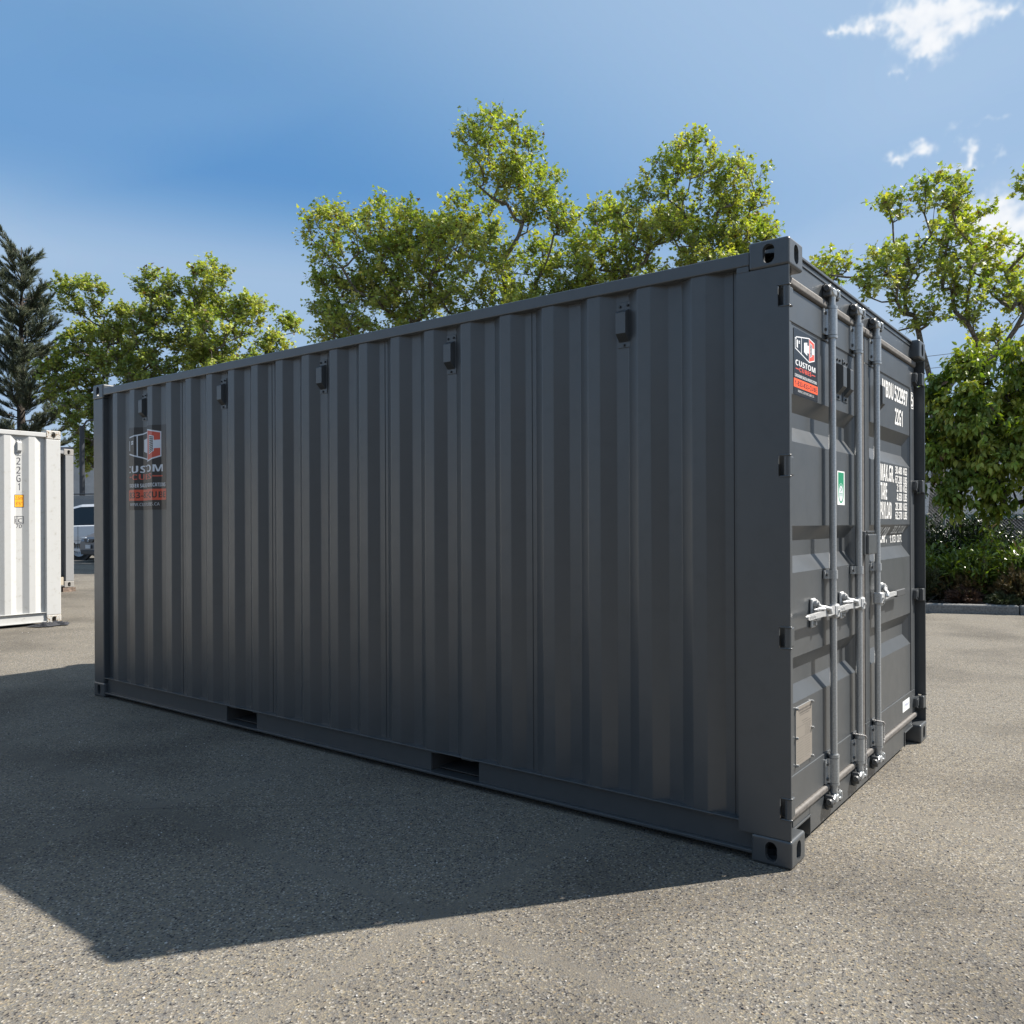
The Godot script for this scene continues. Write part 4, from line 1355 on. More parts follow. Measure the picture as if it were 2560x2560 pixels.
func hedge() -> void:
	rng.seed = 41
	var t := thing("hedge", "low leafy hedge behind the kerb, right of the dark container", "hedge", strip(0.5, 1.5))
	var lm := leaf_mesh([[0.0, 0.0], [0.3, 0.12], [0.65, 0.12], [1.0, 0.0]], 0.25, 0.3)
	var where := []
	var tint := []
	var stems := mb()
	var s := -3.6
	while s < 4.6:
		for k in 3:
			var n := 0.9 + k * 0.42 + rng.randf_range(-0.2, 0.2)
			var top := 1.08 - 0.10 * absf(k - 1) + 0.10 * sin(s * 2.1) + rng.randf_range(-0.10, 0.12)
			var foot := strip(s, n, 0.1) - t.position
			for w in 5:
				var tip := strip(s + rng.randf_range(-0.3, 0.3), n + rng.randf_range(-0.42, 0.3), top * rng.randf_range(0.45, 1.0)) - t.position
				var mid := foot.lerp(tip, 0.5) + ball() * 0.06
				stems.tube([foot, mid, tip], [0.008, 0.006, 0.003], 4, false)
				for j in 70:
					var f := pow(rng.randf(), 0.6)
					var p := (foot.lerp(mid, f * 2.0) if f < 0.5 else mid.lerp(tip, f * 2.0 - 1.0)) + ball() * 0.13
					var up := (tip - mid).normalized()
					where.append(leaf_frame(p, (up * 0.7 + ball() * 0.9).normalized(), (Vector3.UP + ball() * 0.7).normalized(), rng.randf_range(0.085, 0.15)))
					var g := rng.randf_range(0.65, 1.35)
					tint.append(Color(0.15 * g, 0.20 * g, 0.034 * g) if rng.randf() < 0.94 else Color(0.16, 0.085, 0.02))
		s += 0.17
	part("stems", stems, M.bark_dark, t)
	scatter("leaves", lm, where, tint, M.glossy_leaf, t)
	# the taller, darker bush behind it
	var b := thing("bush", "dark evergreen bush behind the hedge, under the leafy garden tree", "bush", strip(-0.15, 2.85))
	where = []
	tint = []
	stems = mb()
	for i in 150:
		var a := rng.randf() * TAU
		var rad := sqrt(rng.randf())
		var foot := Vector3(cos(a) * rad * 0.5, 0.1, sin(a) * rad * 0.25)
		var tip := KERB_ALONG * cos(a) * rad * 2.0 + KERB_BACK * sin(a) * rad * 0.6 + Vector3.UP * (1.66 * sqrt(1.0 - rad * rad * 0.6) + rng.randf_range(-0.1, 0.1)) * rng.randf_range(0.6, 1.0)
		stems.tube([foot, foot.lerp(tip, 0.5) + ball() * 0.05, tip], [0.012, 0.008, 0.003], 4, false)
		for j in 90:
			var f := pow(rng.randf(), 0.5)
			where.append(leaf_frame(foot.lerp(tip, f) + ball() * 0.17, (Vector3.UP * 0.3 + ball()).normalized(), (Vector3.UP + ball() * 0.6).normalized(), rng.randf_range(0.08, 0.14)))
			var g := rng.randf_range(0.6, 1.3)
			tint.append(Color(0.030 * g, 0.052 * g, 0.016 * g))
	part("stems", stems, M.bark_dark, b)
	scatter("leaves", lm, where, tint, M.glossy_leaf, b)


func junipers() -> void:
	var b := mb()
	rng.seed = 51
	for i in 14:
		var d := (Vector3.UP + ball() * 0.75).normalized()
		var s := d.cross(ball()).normalized() * 0.0045
		var p := Vector3(0, i * 0.004, 0)
		b.flat(p - s, p + s, p + d * rng.randf_range(0.035, 0.06), Vector3.BACK)
	var spray := b.mesh()
	var browns := [Color(0.13, 0.085, 0.03), Color(0.10, 0.085, 0.03), Color(0.16, 0.10, 0.035)]
	var greens := [Color(0.06, 0.075, 0.025), Color(0.075, 0.08, 0.03), Color(0.05, 0.062, 0.022)]
	var reds := [Color(0.10, 0.05, 0.03), Color(0.08, 0.042, 0.026)]
	var list := [[0.75, 0.55, 0.42, 0.55, browns, "rusty brown dwarf juniper before the hedge, tallest of the kerbside shrubs"], [1.12, 0.40, 0.36, 0.34, greens, "low yellow green juniper beside the rusty brown one, close to the kerb"], [1.62, 0.55, 0.45, 0.45, greens, "olive juniper at the right edge of the picture, behind the kerb"], [-0.10, 0.42, 0.26, 0.22, reds, "dried reddish shrublet among bare twigs behind the kerb"], [0.42, 0.26, 0.20, 0.16, greens, "smallest green juniper tuft, right on the back of the kerb"], [-0.75, 0.62, 0.45, 0.62, greens, "shaded dark juniper beside the far edge of the dark container"], [-0.05, 0.85, 0.55, 0.50, browns, "shaded brown shrub with bare branches in front of the hedge"]]
	for q in list:
		rng.seed = int(q[0] * 100) + 900
		var t := thing("juniper", q[5], "shrub", strip(q[0], q[1], 0.1), "low shrubs along the kerb")
		var where := []
		var tint := []
		var stems := mb()
		for i in int(60 * q[2] / 0.4):
			var a := rng.randf() * TAU
			var r := sqrt(rng.randf())
			var tip: Vector3 = Vector3(cos(a) * r * q[2], q[3] * sqrt(maxf(0.05, 1.0 - r * r * 0.85)) * rng.randf_range(0.7, 1.05), sin(a) * r * q[2])
			stems.tube([Vector3.ZERO, tip * 0.5 + Vector3.DOWN * 0.03 + ball() * 0.03, tip], [0.006, 0.004, 0.002], 3, false)
			for j in 22:
				var p := tip * pow(rng.randf(), 0.45) + ball() * 0.055
				where.append(leaf_frame(p, (tip.normalized() + ball() * 0.5).normalized(), ball(), rng.randf_range(0.8, 1.3)))
				var c: Color = q[4][rng.randi() % q[4].size()]
				var g := rng.randf_range(0.65, 1.3)
				tint.append(Color(c.r * g, c.g * g, c.b * g))
		part("stems", stems, M.bark_dark, t)
		scatter("sprays", spray, where, tint, M.needle, t)
	# bare dead twigs and fallen bits on the mulch
	var tw := mb()
	for i in 130:
		var s := rng.randf_range(-1.2, 2.2)
		var p := strip(s, rng.randf_range(0.22, 0.8), 0.13)
		var d := (ball() + Vector3.UP * 0.3).normalized()
		d.y = absf(d.y) * 0.7
		var L := rng.randf_range(0.08, 0.34)
		tw.tube([p, p + d * L * 0.5 + ball() * 0.02, p + d * L], [0.004, 0.003, 0.0015], 3, false)
	var o := MeshInstance3D.new()
	o.mesh = tw.mesh()
	o.material_override = M.bark
	o.name = "dead_twigs"
	o.set_meta("kind", "stuff")
	tag(o, "bare dead twigs lying on the mulch behind the kerb", "twigs")
	add_child(o)


# ---------------------------------------------------------------- ground, kerb, sky
func lay_ground() -> void:
	var b := mb()
	var xs := [-420.0, -200.0, -90.0, -50.0, -32.0, -24.0]
	var x := -23.0
	while x < -5.5:
		xs.append(x)
		x += 0.5
	xs.append_array([-4.0, 0.0, 6.0, 20.0, 80.0, 420.0])
	var zs := [-420.0, -120.0, -50.0, -25.0, -12.0, -6.0, -2.0, 2.0, 6.0, 14.0, 40.0, 120.0, 420.0]
	for i in xs.size() - 1:
		for j in zs.size() - 1:
			var P := func(a: float, c: float) -> Vector3: return Vector3(a, ground_y(a), c)
			var N := func(a: float) -> Vector3: return Vector3(-(ground_y(a + 0.2) - ground_y(a - 0.2)) / 0.4, 1, 0).normalized()
			b.quadn(P.call(xs[i], zs[j]), P.call(xs[i + 1], zs[j]), P.call(xs[i + 1], zs[j + 1]), P.call(xs[i], zs[j + 1]), N.call(xs[i]), N.call(xs[i + 1]), N.call(xs[i + 1]), N.call(xs[i]))
	struct("asphalt_ground", b, M.asphalt)
	# a long hairline crack across the shaded asphalt
	rng.seed = 63
	var ck := mb()
	var A := Vector3(-3.25, 0.002, 1.36)
	var B := Vector3(-2.02, 0.002, 0.43)
	var last := A
	for i in range(1, 41):
		var q := A.lerp(B, i / 40.0) + Vector3(rng.randf_range(-0.008, 0.008), 0, rng.randf_range(-0.008, 0.008))
		var o := (q - last).normalized().cross(Vector3.UP) * rng.randf_range(0.0008, 0.0022)
		ck.quad(last - o, last + o, q + o, q - o, Vector3.UP)
		last = q
	var crack := struct("crack", ck, mat(lin(0.05, 0.05, 0.05), 0.95))
	# kerb of cast lengths with open joints, and the bed of mulch behind it
	var kerb := Node3D.new()
	kerb.name = "kerb"
	kerb.set_meta("kind", "structure")
	add_child(kerb)
	var L := 2.4
	for i in range(-4, 5):
		var k := mb()
		k.xf = Transform3D(Basis(KERB_ALONG, Vector3.UP, -KERB_BACK), strip(0.62 + i * L, 0.0))
		k.rbox(Vector3(0.006, -0.05, -0.15), Vector3(L - 0.006, 0.143, 0.0), 0.035, 4)
		part("kerb_stone", k, M.concrete, kerb)
	rng.seed = 61
	var m := mb()
	var H := func(s: float, n: float) -> Vector3:
		return strip(s, n, 0.105 + 0.035 * sin(s * 3.1 + n * 2.0) * sin(n * 4.3 + s) + 0.03 * smoothstep(0.15, 0.8, n))
	for i in 70:
		for j in 18:
			var s0 := -11.0 + i * 0.3
			var n0 := 0.145 + j * 0.3
			m.quad(H.call(s0, n0), H.call(s0 + 0.3, n0), H.call(s0 + 0.3, n0 + 0.3), H.call(s0, n0 + 0.3), Vector3.UP)
	struct("planting_bed", m, M.mulch)
	# chips of bark and small stones lying on it
	var chip := mb()
	chip.rbox(Vector3(-0.5, -0.12, -0.3), Vector3(0.5, 0.12, 0.3), 0.1, 1)
	var where := []
	var tint := []
	for i in 2600:
		var s := rng.randf_range(-3.0, 3.2)
		var n := 0.15 + pow(rng.randf(), 1.6) * 1.6
		var at: Vector3 = H.call(s, n)
		var bs := Basis.from_euler(Vector3(rng.randf_range(-0.5, 0.5), rng.randf() * TAU, rng.randf_range(-0.5, 0.5))) * Basis.from_scale(Vector3.ONE * rng.randf_range(0.012, 0.045))
		where.append(Transform3D(bs, at + Vector3.UP * 0.006))
		var g := rng.randf_range(0.5, 1.4)
		tint.append(Color(0.13 * g, 0.095 * g, 0.07 * g) if rng.randf() < 0.93 else Color(0.38, 0.36, 0.33))
	var c := scatter("bark_chips", chip.mesh(), where, tint, M.leaf_plain, self)
	tag(c, "bark chips and pale stones scattered on the bed behind the kerb", "mulch")
	# loose grit on the asphalt
	var stone := mb()
	stone.rbox(Vector3(-0.5, -0.35, -0.4), Vector3(0.5, 0.35, 0.4), 0.3, 1)
	where = []
	tint = []
	rng.seed = 62
	for i in 5200:
		var d := 1.4 + 9.0 * pow(rng.randf(), 1.7)
		var u := rng.randf_range(-0.8, 0.62) * d
		var at := Vector3(1.192, 0, 3.146) + AHEAD * d + RIGHT * u
		if at.x < 0.1 and at.z < 0.1 and at.x > -6.2: continue
		at.y = ground_y(at.x) + 0.001
		var sz := 0.0022 + 0.0075 * pow(rng.randf(), 3.0)
		where.append(Transform3D(Basis.from_euler(Vector3(0, rng.randf() * TAU, 0)) * Basis.from_scale(Vector3.ONE * sz), at))
		var pick := rng.randf()
		tint.append(Color(0.42, 0.41, 0.39) if pick < 0.35 else Color(0.30, 0.27, 0.22) if pick < 0.7 else Color(0.05, 0.05, 0.055) if pick < 0.93 else Color(0.33, 0.22, 0.13))
	c = scatter("grit", stone.mesh(), where, tint, M.leaf_plain, self)
	tag(c, "loose grit and tiny stones lying on the asphalt", "grit")


func sky_image() -> Image:
	# display colours: deep blue at mid height, whitened overhead to neutralise the fill, paling to the horizon and towards the sun, thin streaks and a few fair-weather clouds
	var W := 1024
	var H := 512
	var lo := Image.create_empty(W, H, false, Image.FORMAT_RGB8)
	lo.fill(Color8(196, 208, 218))
	var n1 := noise(1.0, FastNoiseLite.TYPE_SIMPLEX_SMOOTH, 91, 3)
	var sun := Vector3(0.438, 0.723, -0.534).normalized()
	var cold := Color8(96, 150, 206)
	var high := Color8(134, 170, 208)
	var low := Color8(163, 192, 224)
	var rim := Color8(196, 214, 232)
	var warm := Color8(170, 198, 230)
	for j in H / 2 + 1:
		var el := PI / 2 - PI * (j + 0.5) / H
		var y := maxf(sin(el), 0.0)
		for i in W:
			var az := TAU * (i + 0.5) / W
			var d := Vector3(sin(az) * cos(el), y, -cos(az) * cos(el))
			var toward := d.dot(sun)
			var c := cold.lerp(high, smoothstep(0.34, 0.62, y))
			c = c.lerp(low, 1.0 - smoothstep(0.27, 0.385, y))
			c = c.lerp(rim, 1.0 - smoothstep(0.0, 0.17, y))
			c = c.lerp(warm, 0.9 * smoothstep(0.22, 0.72, toward) * smoothstep(0.02, 0.3, y))
			c = c.lerp(Color8(226, 234, 244), 0.8 * smoothstep(0.82, 1.0, toward))
			var s := n1.get_noise_3d(d.x * 0.8 + d.y * 1.2, d.y * 4.2 - d.x * 1.4, d.z * 0.8)
			c = c.lerp(Color8(206, 220, 238), clampf(s * 0.7 + 0.02, 0.0, 0.35) * (1.0 - smoothstep(0.2, 0.6, y)))
			lo.set_pixel(i, j, c)
	lo.resize(4096, 2048, Image.INTERPOLATE_CUBIC)
	# clouds: [azimuth, elevation, half width, half height] in degrees, torn by noise
	var puffs := [[-11.51, 30.36, 2.96, 1.78], [-11.84, 28.98, 1.74, 1.31], [-9.62, 29.73, 1.83, 1.15], [-13.78, 30.38, 1.79, 0.83], [-15.96, 30.39, 1.84, 0.58], [-17.67, 30.37, 0.96, 0.38], [-7.34, 29.54, 1.18, 0.56], [-12.48, 28.15, 0.96, 0.49], [-13.8, 27.55, 0.46, 0.33], [-10.5, 32.6, 3.6, 2.0], [-12.35, 23.22, 1.22, 0.65], [-13.65, 22.96, 1.05, 0.36], [-9.28, 22.86, 0.74, 0.58], [-9.1, 22.04, 0.49, 0.7], [-10.44, 21.76, 1.31, 0.39], [-7.58, 22.21, 0.54, 0.4], [-10.37, 24.14, 0.56, 0.51], [-8.12, 24.16, 1.49, 0.22], [-7.54, 19.41, 1.82, 1.19], [-8.75, 18.54, 1.51, 1.36], [-6.36, 17.56, 2.01, 1.8], [-8.15, 16.6, 1.79, 1.54], [-4.0, 18.5, 2.4, 1.9], [-2.0, 17.0, 2.2, 1.5]]
	var weak := [9, 8, 15, 16, 17]
	var r2 := RandomNumberGenerator.new()
	r2.seed = 5
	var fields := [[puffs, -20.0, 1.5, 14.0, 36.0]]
	# extra scattered clouds added out of view, to whiten the fill in shade
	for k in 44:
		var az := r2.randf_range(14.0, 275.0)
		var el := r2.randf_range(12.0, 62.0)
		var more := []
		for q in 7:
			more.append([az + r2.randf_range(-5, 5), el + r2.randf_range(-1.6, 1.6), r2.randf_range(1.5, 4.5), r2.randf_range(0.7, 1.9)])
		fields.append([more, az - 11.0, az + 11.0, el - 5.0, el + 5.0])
	var nz := noise(1.0, FastNoiseLite.TYPE_SIMPLEX_SMOOTH, 92, 5)
	for fi in fields.size():
		var f: Array = fields[fi]
		var step := 1 if fi == 0 else 2
		for j in range(int((90.0 - f[4]) / 180.0 * 2048), int((90.0 - f[3]) / 180.0 * 2048), step):
			var el := 90.0 - (j + 0.5) / 2048.0 * 180.0
			for i in range(int(f[1] / 360.0 * 4096), int(f[2] / 360.0 * 4096), step):
				var az := (i + 0.5) / 4096.0 * 360.0
				var wx := nz.get_noise_2d(az * 0.55, el * 0.55 + 40.0) * 0.9
				var wy := nz.get_noise_2d(az * 0.55 + 90.0, el * 0.55) * 0.7
				wx += nz.get_noise_2d(az * 2.6 + 31.0, el * 2.6) * 0.28
				wy += nz.get_noise_2d(az * 2.6, el * 2.6 + 63.0) * 0.22
				var v := 0.0
				var thick := 0.0
				var ps: Array = f[0]
				for q in ps.size():
					var p: Array = ps[q]
					var dx: float = (az + wx - p[0]) / p[2]
					var dy: float = (el + wy - p[1]) / p[3]
					var g := dx * dx + dy * dy
					if g < 4.0:
						var e := exp(-g * 1.5) * (0.55 if fi == 0 and q in weak else 1.0)
						v += e
						thick = maxf(thick, e)
				if v < 0.05: continue
				var det := nz.get_noise_2d(az * 0.6 + 7.0, el * 0.9) * 0.55 + nz.get_noise_2d(az * 2.1, el * 2.6 + 11.0) * 0.14
				var a := smoothstep(0.06, 1.45, v * (1.0 + det * 1.0) + det * 0.22)
				if a <= 0.0: continue
				var lit := clampf(0.70 + det * 0.55 + 0.2 * thick, 0.0, 1.0)
				var cc := Color8(198, 214, 236).lerp(Color8(250, 252, 255), lit)
				for jj in step:
					for ii in step:
						var xx := posmod(i + ii, 4096)
						var base := lo.get_pixel(xx, j + jj)
						lo.set_pixel(xx, j + jj, base.lerp(cc, a * 0.97))
	return lo


# ---------------------------------------------------------------- the other containers
func white_container() -> void:
	var t := thing("shipping_container", "white steel shipping container with a yellow height label, at the left edge", "shipping container")
	t.transform = Transform3D(Basis(Vector3.UP, PI / 2), Vector3(-10.868, 0.108, -1.686) - Basis(Vector3.UP, PI / 2) * (-MID))
	container_shell(t, M.white, M.white_cast, 0.178, false, false, 0.078)
	var folds := corrugation(-CL + 0.16, -0.168, 0.078)
	var vm := vent_mesh()
	add_vent(t, vm, M.white, Transform3D(Basis.from_scale(Vector3(0.85, 1.03, 1)), Vector3(-0.478, 2.236, -0.0479) - MID), M.wall_grey)
	var im := Image.create_empty(256, 384, false, Image.FORMAT_RGB8)
	im.fill(Color8(40, 34, 28))
	ink_poly(im, [Vector2(0.05, 0.035), Vector2(0.95, 0.035), Vector2(0.95, 0.965), Vector2(0.05, 0.965)], Color8(244, 166, 36))
	ink_text(im, "2,6m", 0.12, 0.88, 0.14, 0.44, Color8(45, 35, 20), false)
	ink_text(im, "8'6\"", 0.16, 0.84, 0.57, 0.85, Color8(45, 35, 20), false)
	var b := mb(MID)
	var x0 := -0.532
	fold_film(b, folds, x0, x0 + 0.108, 1.558, 1.722)
	var y := part("height_label", b, print_mat(im, 0.5), t)
	y.set_meta("label", "yellow height label with a black border")
	b = mb(MID)
	for q in [["2", 2.118, 2.208], ["2", 2.0, 2.09], ["G", 1.89, 1.982], ["1", 1.782, 1.874]]:
		fold_ink(b, placed(q[0], -0.503 if q[0] != "1" else -0.484, -0.458 if q[0] != "1" else -0.466, q[1], q[2]), folds)
	fold_ink(b, placed("i", -0.521, -0.512, 1.358, 1.425), folds)
	fold_ink(b, placed("C", -0.487, -0.440, 1.360, 1.412), folds)
	fold_ink(b, placed("70", -0.514, -0.446, 1.288, 1.336), folds)
	for q in [[-0.532, -0.426, 1.346, 1.351], [-0.532, -0.426, 1.437, 1.442], [-0.532, -0.527, 1.3515, 1.4365], [-0.431, -0.426, 1.3515, 1.4365], [-0.502, -0.497, 1.3515, 1.4365]]:
		fold_ink(b, PackedVector2Array([Vector2(q[0], q[2]), Vector2(q[1], q[2]), Vector2(q[1], q[3]), Vector2(q[0], q[2]), Vector2(q[1], q[3]), Vector2(q[0], q[3])]), folds)
	part("lettering", b, M.ink, t)
	var next := t.duplicate()  # unseen copy added as a bright reflector for the dark side
	next.name = numbered("shipping_container")
	add_child(next)
	next.position = t.position + Vector3(0.05, 0.0, 6.4)
	tag(next, "white steel shipping container added unseen beyond the left edge, reflecting light onto the dark container", "shipping container")
	# a rag lying in front of its corner
	rng.seed = 71
	var rag := thing("rag", "crumpled dark rag on the asphalt by the corner of the white container", "rag", Vector3(-10.72, 0.1, -1.5))
	b = mb()
	var n := 16
	var pts := []
	for i in n + 1:
		for j in n + 1:
			var u := float(i) / n * 2 - 1
			var v := float(j) / n * 2 - 1
			var e := 1.0 - pow(maxf(absf(u), absf(v)), 4.0)
			pts.append(Vector3(v * 0.10 + 0.02 * sin(u * 5), 0.006 + e * (0.022 + 0.020 * sin(u * 9.0 + v * 4.0) + 0.014 * sin(v * 13.0)), u * 0.21 * (1.0 - 0.25 * v)))
	for i in n:
		for j in n:
			b.quad(pts[i * (n + 1) + j], pts[(i + 1) * (n + 1) + j], pts[(i + 1) * (n + 1) + j + 1], pts[i * (n + 1) + j + 1], Vector3.UP)
	part("rag_cloth", b, M.cloth, rag)


func grey_container() -> void:
	var t := thing("shipping_container", "grey open-sided shipping container raised on timber blocks, behind the white one", "shipping container")
	var turn := Basis(Vector3.UP, PI / 2 + 0.10)
	t.transform = Transform3D(turn, Vector3(-15.40, 0.268, -3.72) - turn * (-MID))
	container_shell(t, M.grey_paint, M.grey_cast, 0.150, true, false)
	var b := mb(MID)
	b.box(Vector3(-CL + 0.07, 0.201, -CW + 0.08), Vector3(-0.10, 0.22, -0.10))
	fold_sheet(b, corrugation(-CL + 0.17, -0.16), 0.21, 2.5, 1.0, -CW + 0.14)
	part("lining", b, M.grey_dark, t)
	b = mb(MID)
	b.rbox(Vector3(-0.10, 0.12, -CW + 0.08), Vector3(-0.03, 2.50, -0.16), 0.004)
	part("end_wall", b, M.grey_paint, t)
	b = mb(MID)
	b.rbox(Vector3(-CL + 0.19, 0.05, -0.03), Vector3(-0.19, 0.20, -0.002), 0.004)
	part("sill_board", b, M.tan_rail, t)
	for e in [[-0.10, -0.08, "pale timber block under the near corner of the grey open-sided container"], [-5.9, -0.08, "timber block under the hidden far front corner of the grey open-sided container"], [-0.10, -2.35, "timber block under the back corner of the grey open-sided container"], [-5.9, -2.35, "timber block under the hidden far back corner of the grey open-sided container"]]:
		var p: Vector3 = t.transform * (Vector3(e[0], 0, e[1]) - MID)
		var k := thing("timber_block", e[2], "timber block", Vector3(p.x, 0.0, p.z), "timber blocks under the grey container")
		var kb := mb()
		kb.xf = Transform3D(turn, Vector3.ZERO)
		kb.rbox(Vector3(-0.10, ground_y(p.x) - 0.02, -0.13), Vector3(0.13, 0.266, 0.075), 0.006)
		part("block", kb, M.timber, k)


# ---------------------------------------------------------------- vehicles, fences, buildings
func car(t: Node3D, body: Material, st: Array, belt_from: int, belt_to: int) -> void:
	# st: stations from nose to tail [x, sill height, shoulder height, roof height, half width low, half width at the shoulder, half width at the roof]
	var lower := mb()
	var glass := mb()
	var roof := mb()
	var ring := func(s: Array) -> Array:
		var x: float = s[0]
		var sill: float = s[1]
		var sh: float = s[2]
		return [Vector3(x, sill, s[4] * 0.86), Vector3(x, sill + 0.10, s[4]), Vector3(x, lerpf(sill, sh, 0.6), s[5] + 0.015), Vector3(x, sh - 0.03, s[5]), Vector3(x, sh, s[5] - 0.04)]
	for i in st.size() - 1:
		var a: Array = ring.call(st[i])
		var c: Array = ring.call(st[i + 1])
		for s in [1.0, -1.0]:
			var F := func(p: Vector3) -> Vector3: return Vector3(p.x, p.y, p.z * s)
			for k in 4:
				lower.quad(F.call(a[k]), F.call(c[k]), F.call(c[k + 1]), F.call(a[k + 1]), Vector3(0, 0.15 * (k - 1), s))
		lower.quad(a[4], c[4], Vector3(c[4].x, c[4].y + 0.02, 0), Vector3(a[4].x, a[4].y + 0.02, 0), Vector3.UP)
		lower.quad(a[4] * Vector3(1, 1, -1), c[4] * Vector3(1, 1, -1), Vector3(c[4].x, c[4].y + 0.02, 0), Vector3(a[4].x, a[4].y + 0.02, 0), Vector3.UP)
		lower.quad(a[0], c[0], c[0] * Vector3(1, 1, -1), a[0] * Vector3(1, 1, -1), Vector3.DOWN)
	for e in [0, st.size() - 1]:
		var a: Array = ring.call(st[e])
		for k in 4:
			lower.quad(a[k], a[k + 1], a[k + 1] * Vector3(1, 1, -1), a[k] * Vector3(1, 1, -1), Vector3.LEFT if e == 0 else Vector3.RIGHT)
	part("body", lower, body, t)
	for i in range(belt_from, belt_to):
		var a: Array = st[i]
		var c: Array = st[i + 1]
		var P := func(q: Array, f: float, s: float) -> Vector3: return Vector3(q[0], lerpf(q[2] - 0.01, q[3], f), s * lerpf(q[5] - 0.05, q[6], f))
		for s in [1.0, -1.0]:
			glass.quad(P.call(a, 0.0, s), P.call(c, 0.0, s), P.call(c, 0.88, s), P.call(a, 0.88, s), Vector3(0, 0.3, s))
			roof.quad(P.call(a, 0.88, s), P.call(c, 0.88, s), P.call(c, 1.0, s * 0.93), P.call(a, 1.0, s * 0.93), Vector3(0, 0.6, s))
		if a[3] - a[2] < 0.1 or c[3] - c[2] < 0.1:
			glass.quad(P.call(a, 1.0, 0.93), P.call(c, 1.0, 0.93), P.call(c, 1.0, -0.93), P.call(a, 1.0, -0.93), Vector3.UP)
		else:
			roof.quad(P.call(a, 1.0, 0.93), P.call(c, 1.0, 0.93), P.call(c, 1.0, -0.93), P.call(a, 1.0, -0.93), Vector3.UP)
	part("windows", glass, M.glass, t)
	part("roof", roof, body, t)
	var n := st.size()
	for x in [st[0][0] + 0.80, st[n - 1][0] - 0.78]:
		for s in [1.0, -1.0]:
			var w := mb()
			w.cyl(Vector3(x, 0.315, s * (st[2][4] - 0.19)), Vector3(x, 0.315, s * (st[2][4] + 0.005)), 0.315, 24, 0.03)
			var o := part("wheel", w, M.tyre, t)
			w = mb()
			w.cyl(Vector3(x, 0.315, s * st[2][4]), Vector3(x, 0.315, s * (st[2][4] + 0.012)), 0.205, 20, 0.02)
			part("rim", w, M.silver, o)
			w = mb()
			w.cyl(Vector3(x, 0.33, s * (st[2][4] - 0.1)), Vector3(x, 0.33, s * (st[2][4] + 0.002)), 0.37, 24)
			part("wheel_arch", w, M.plastic, t)


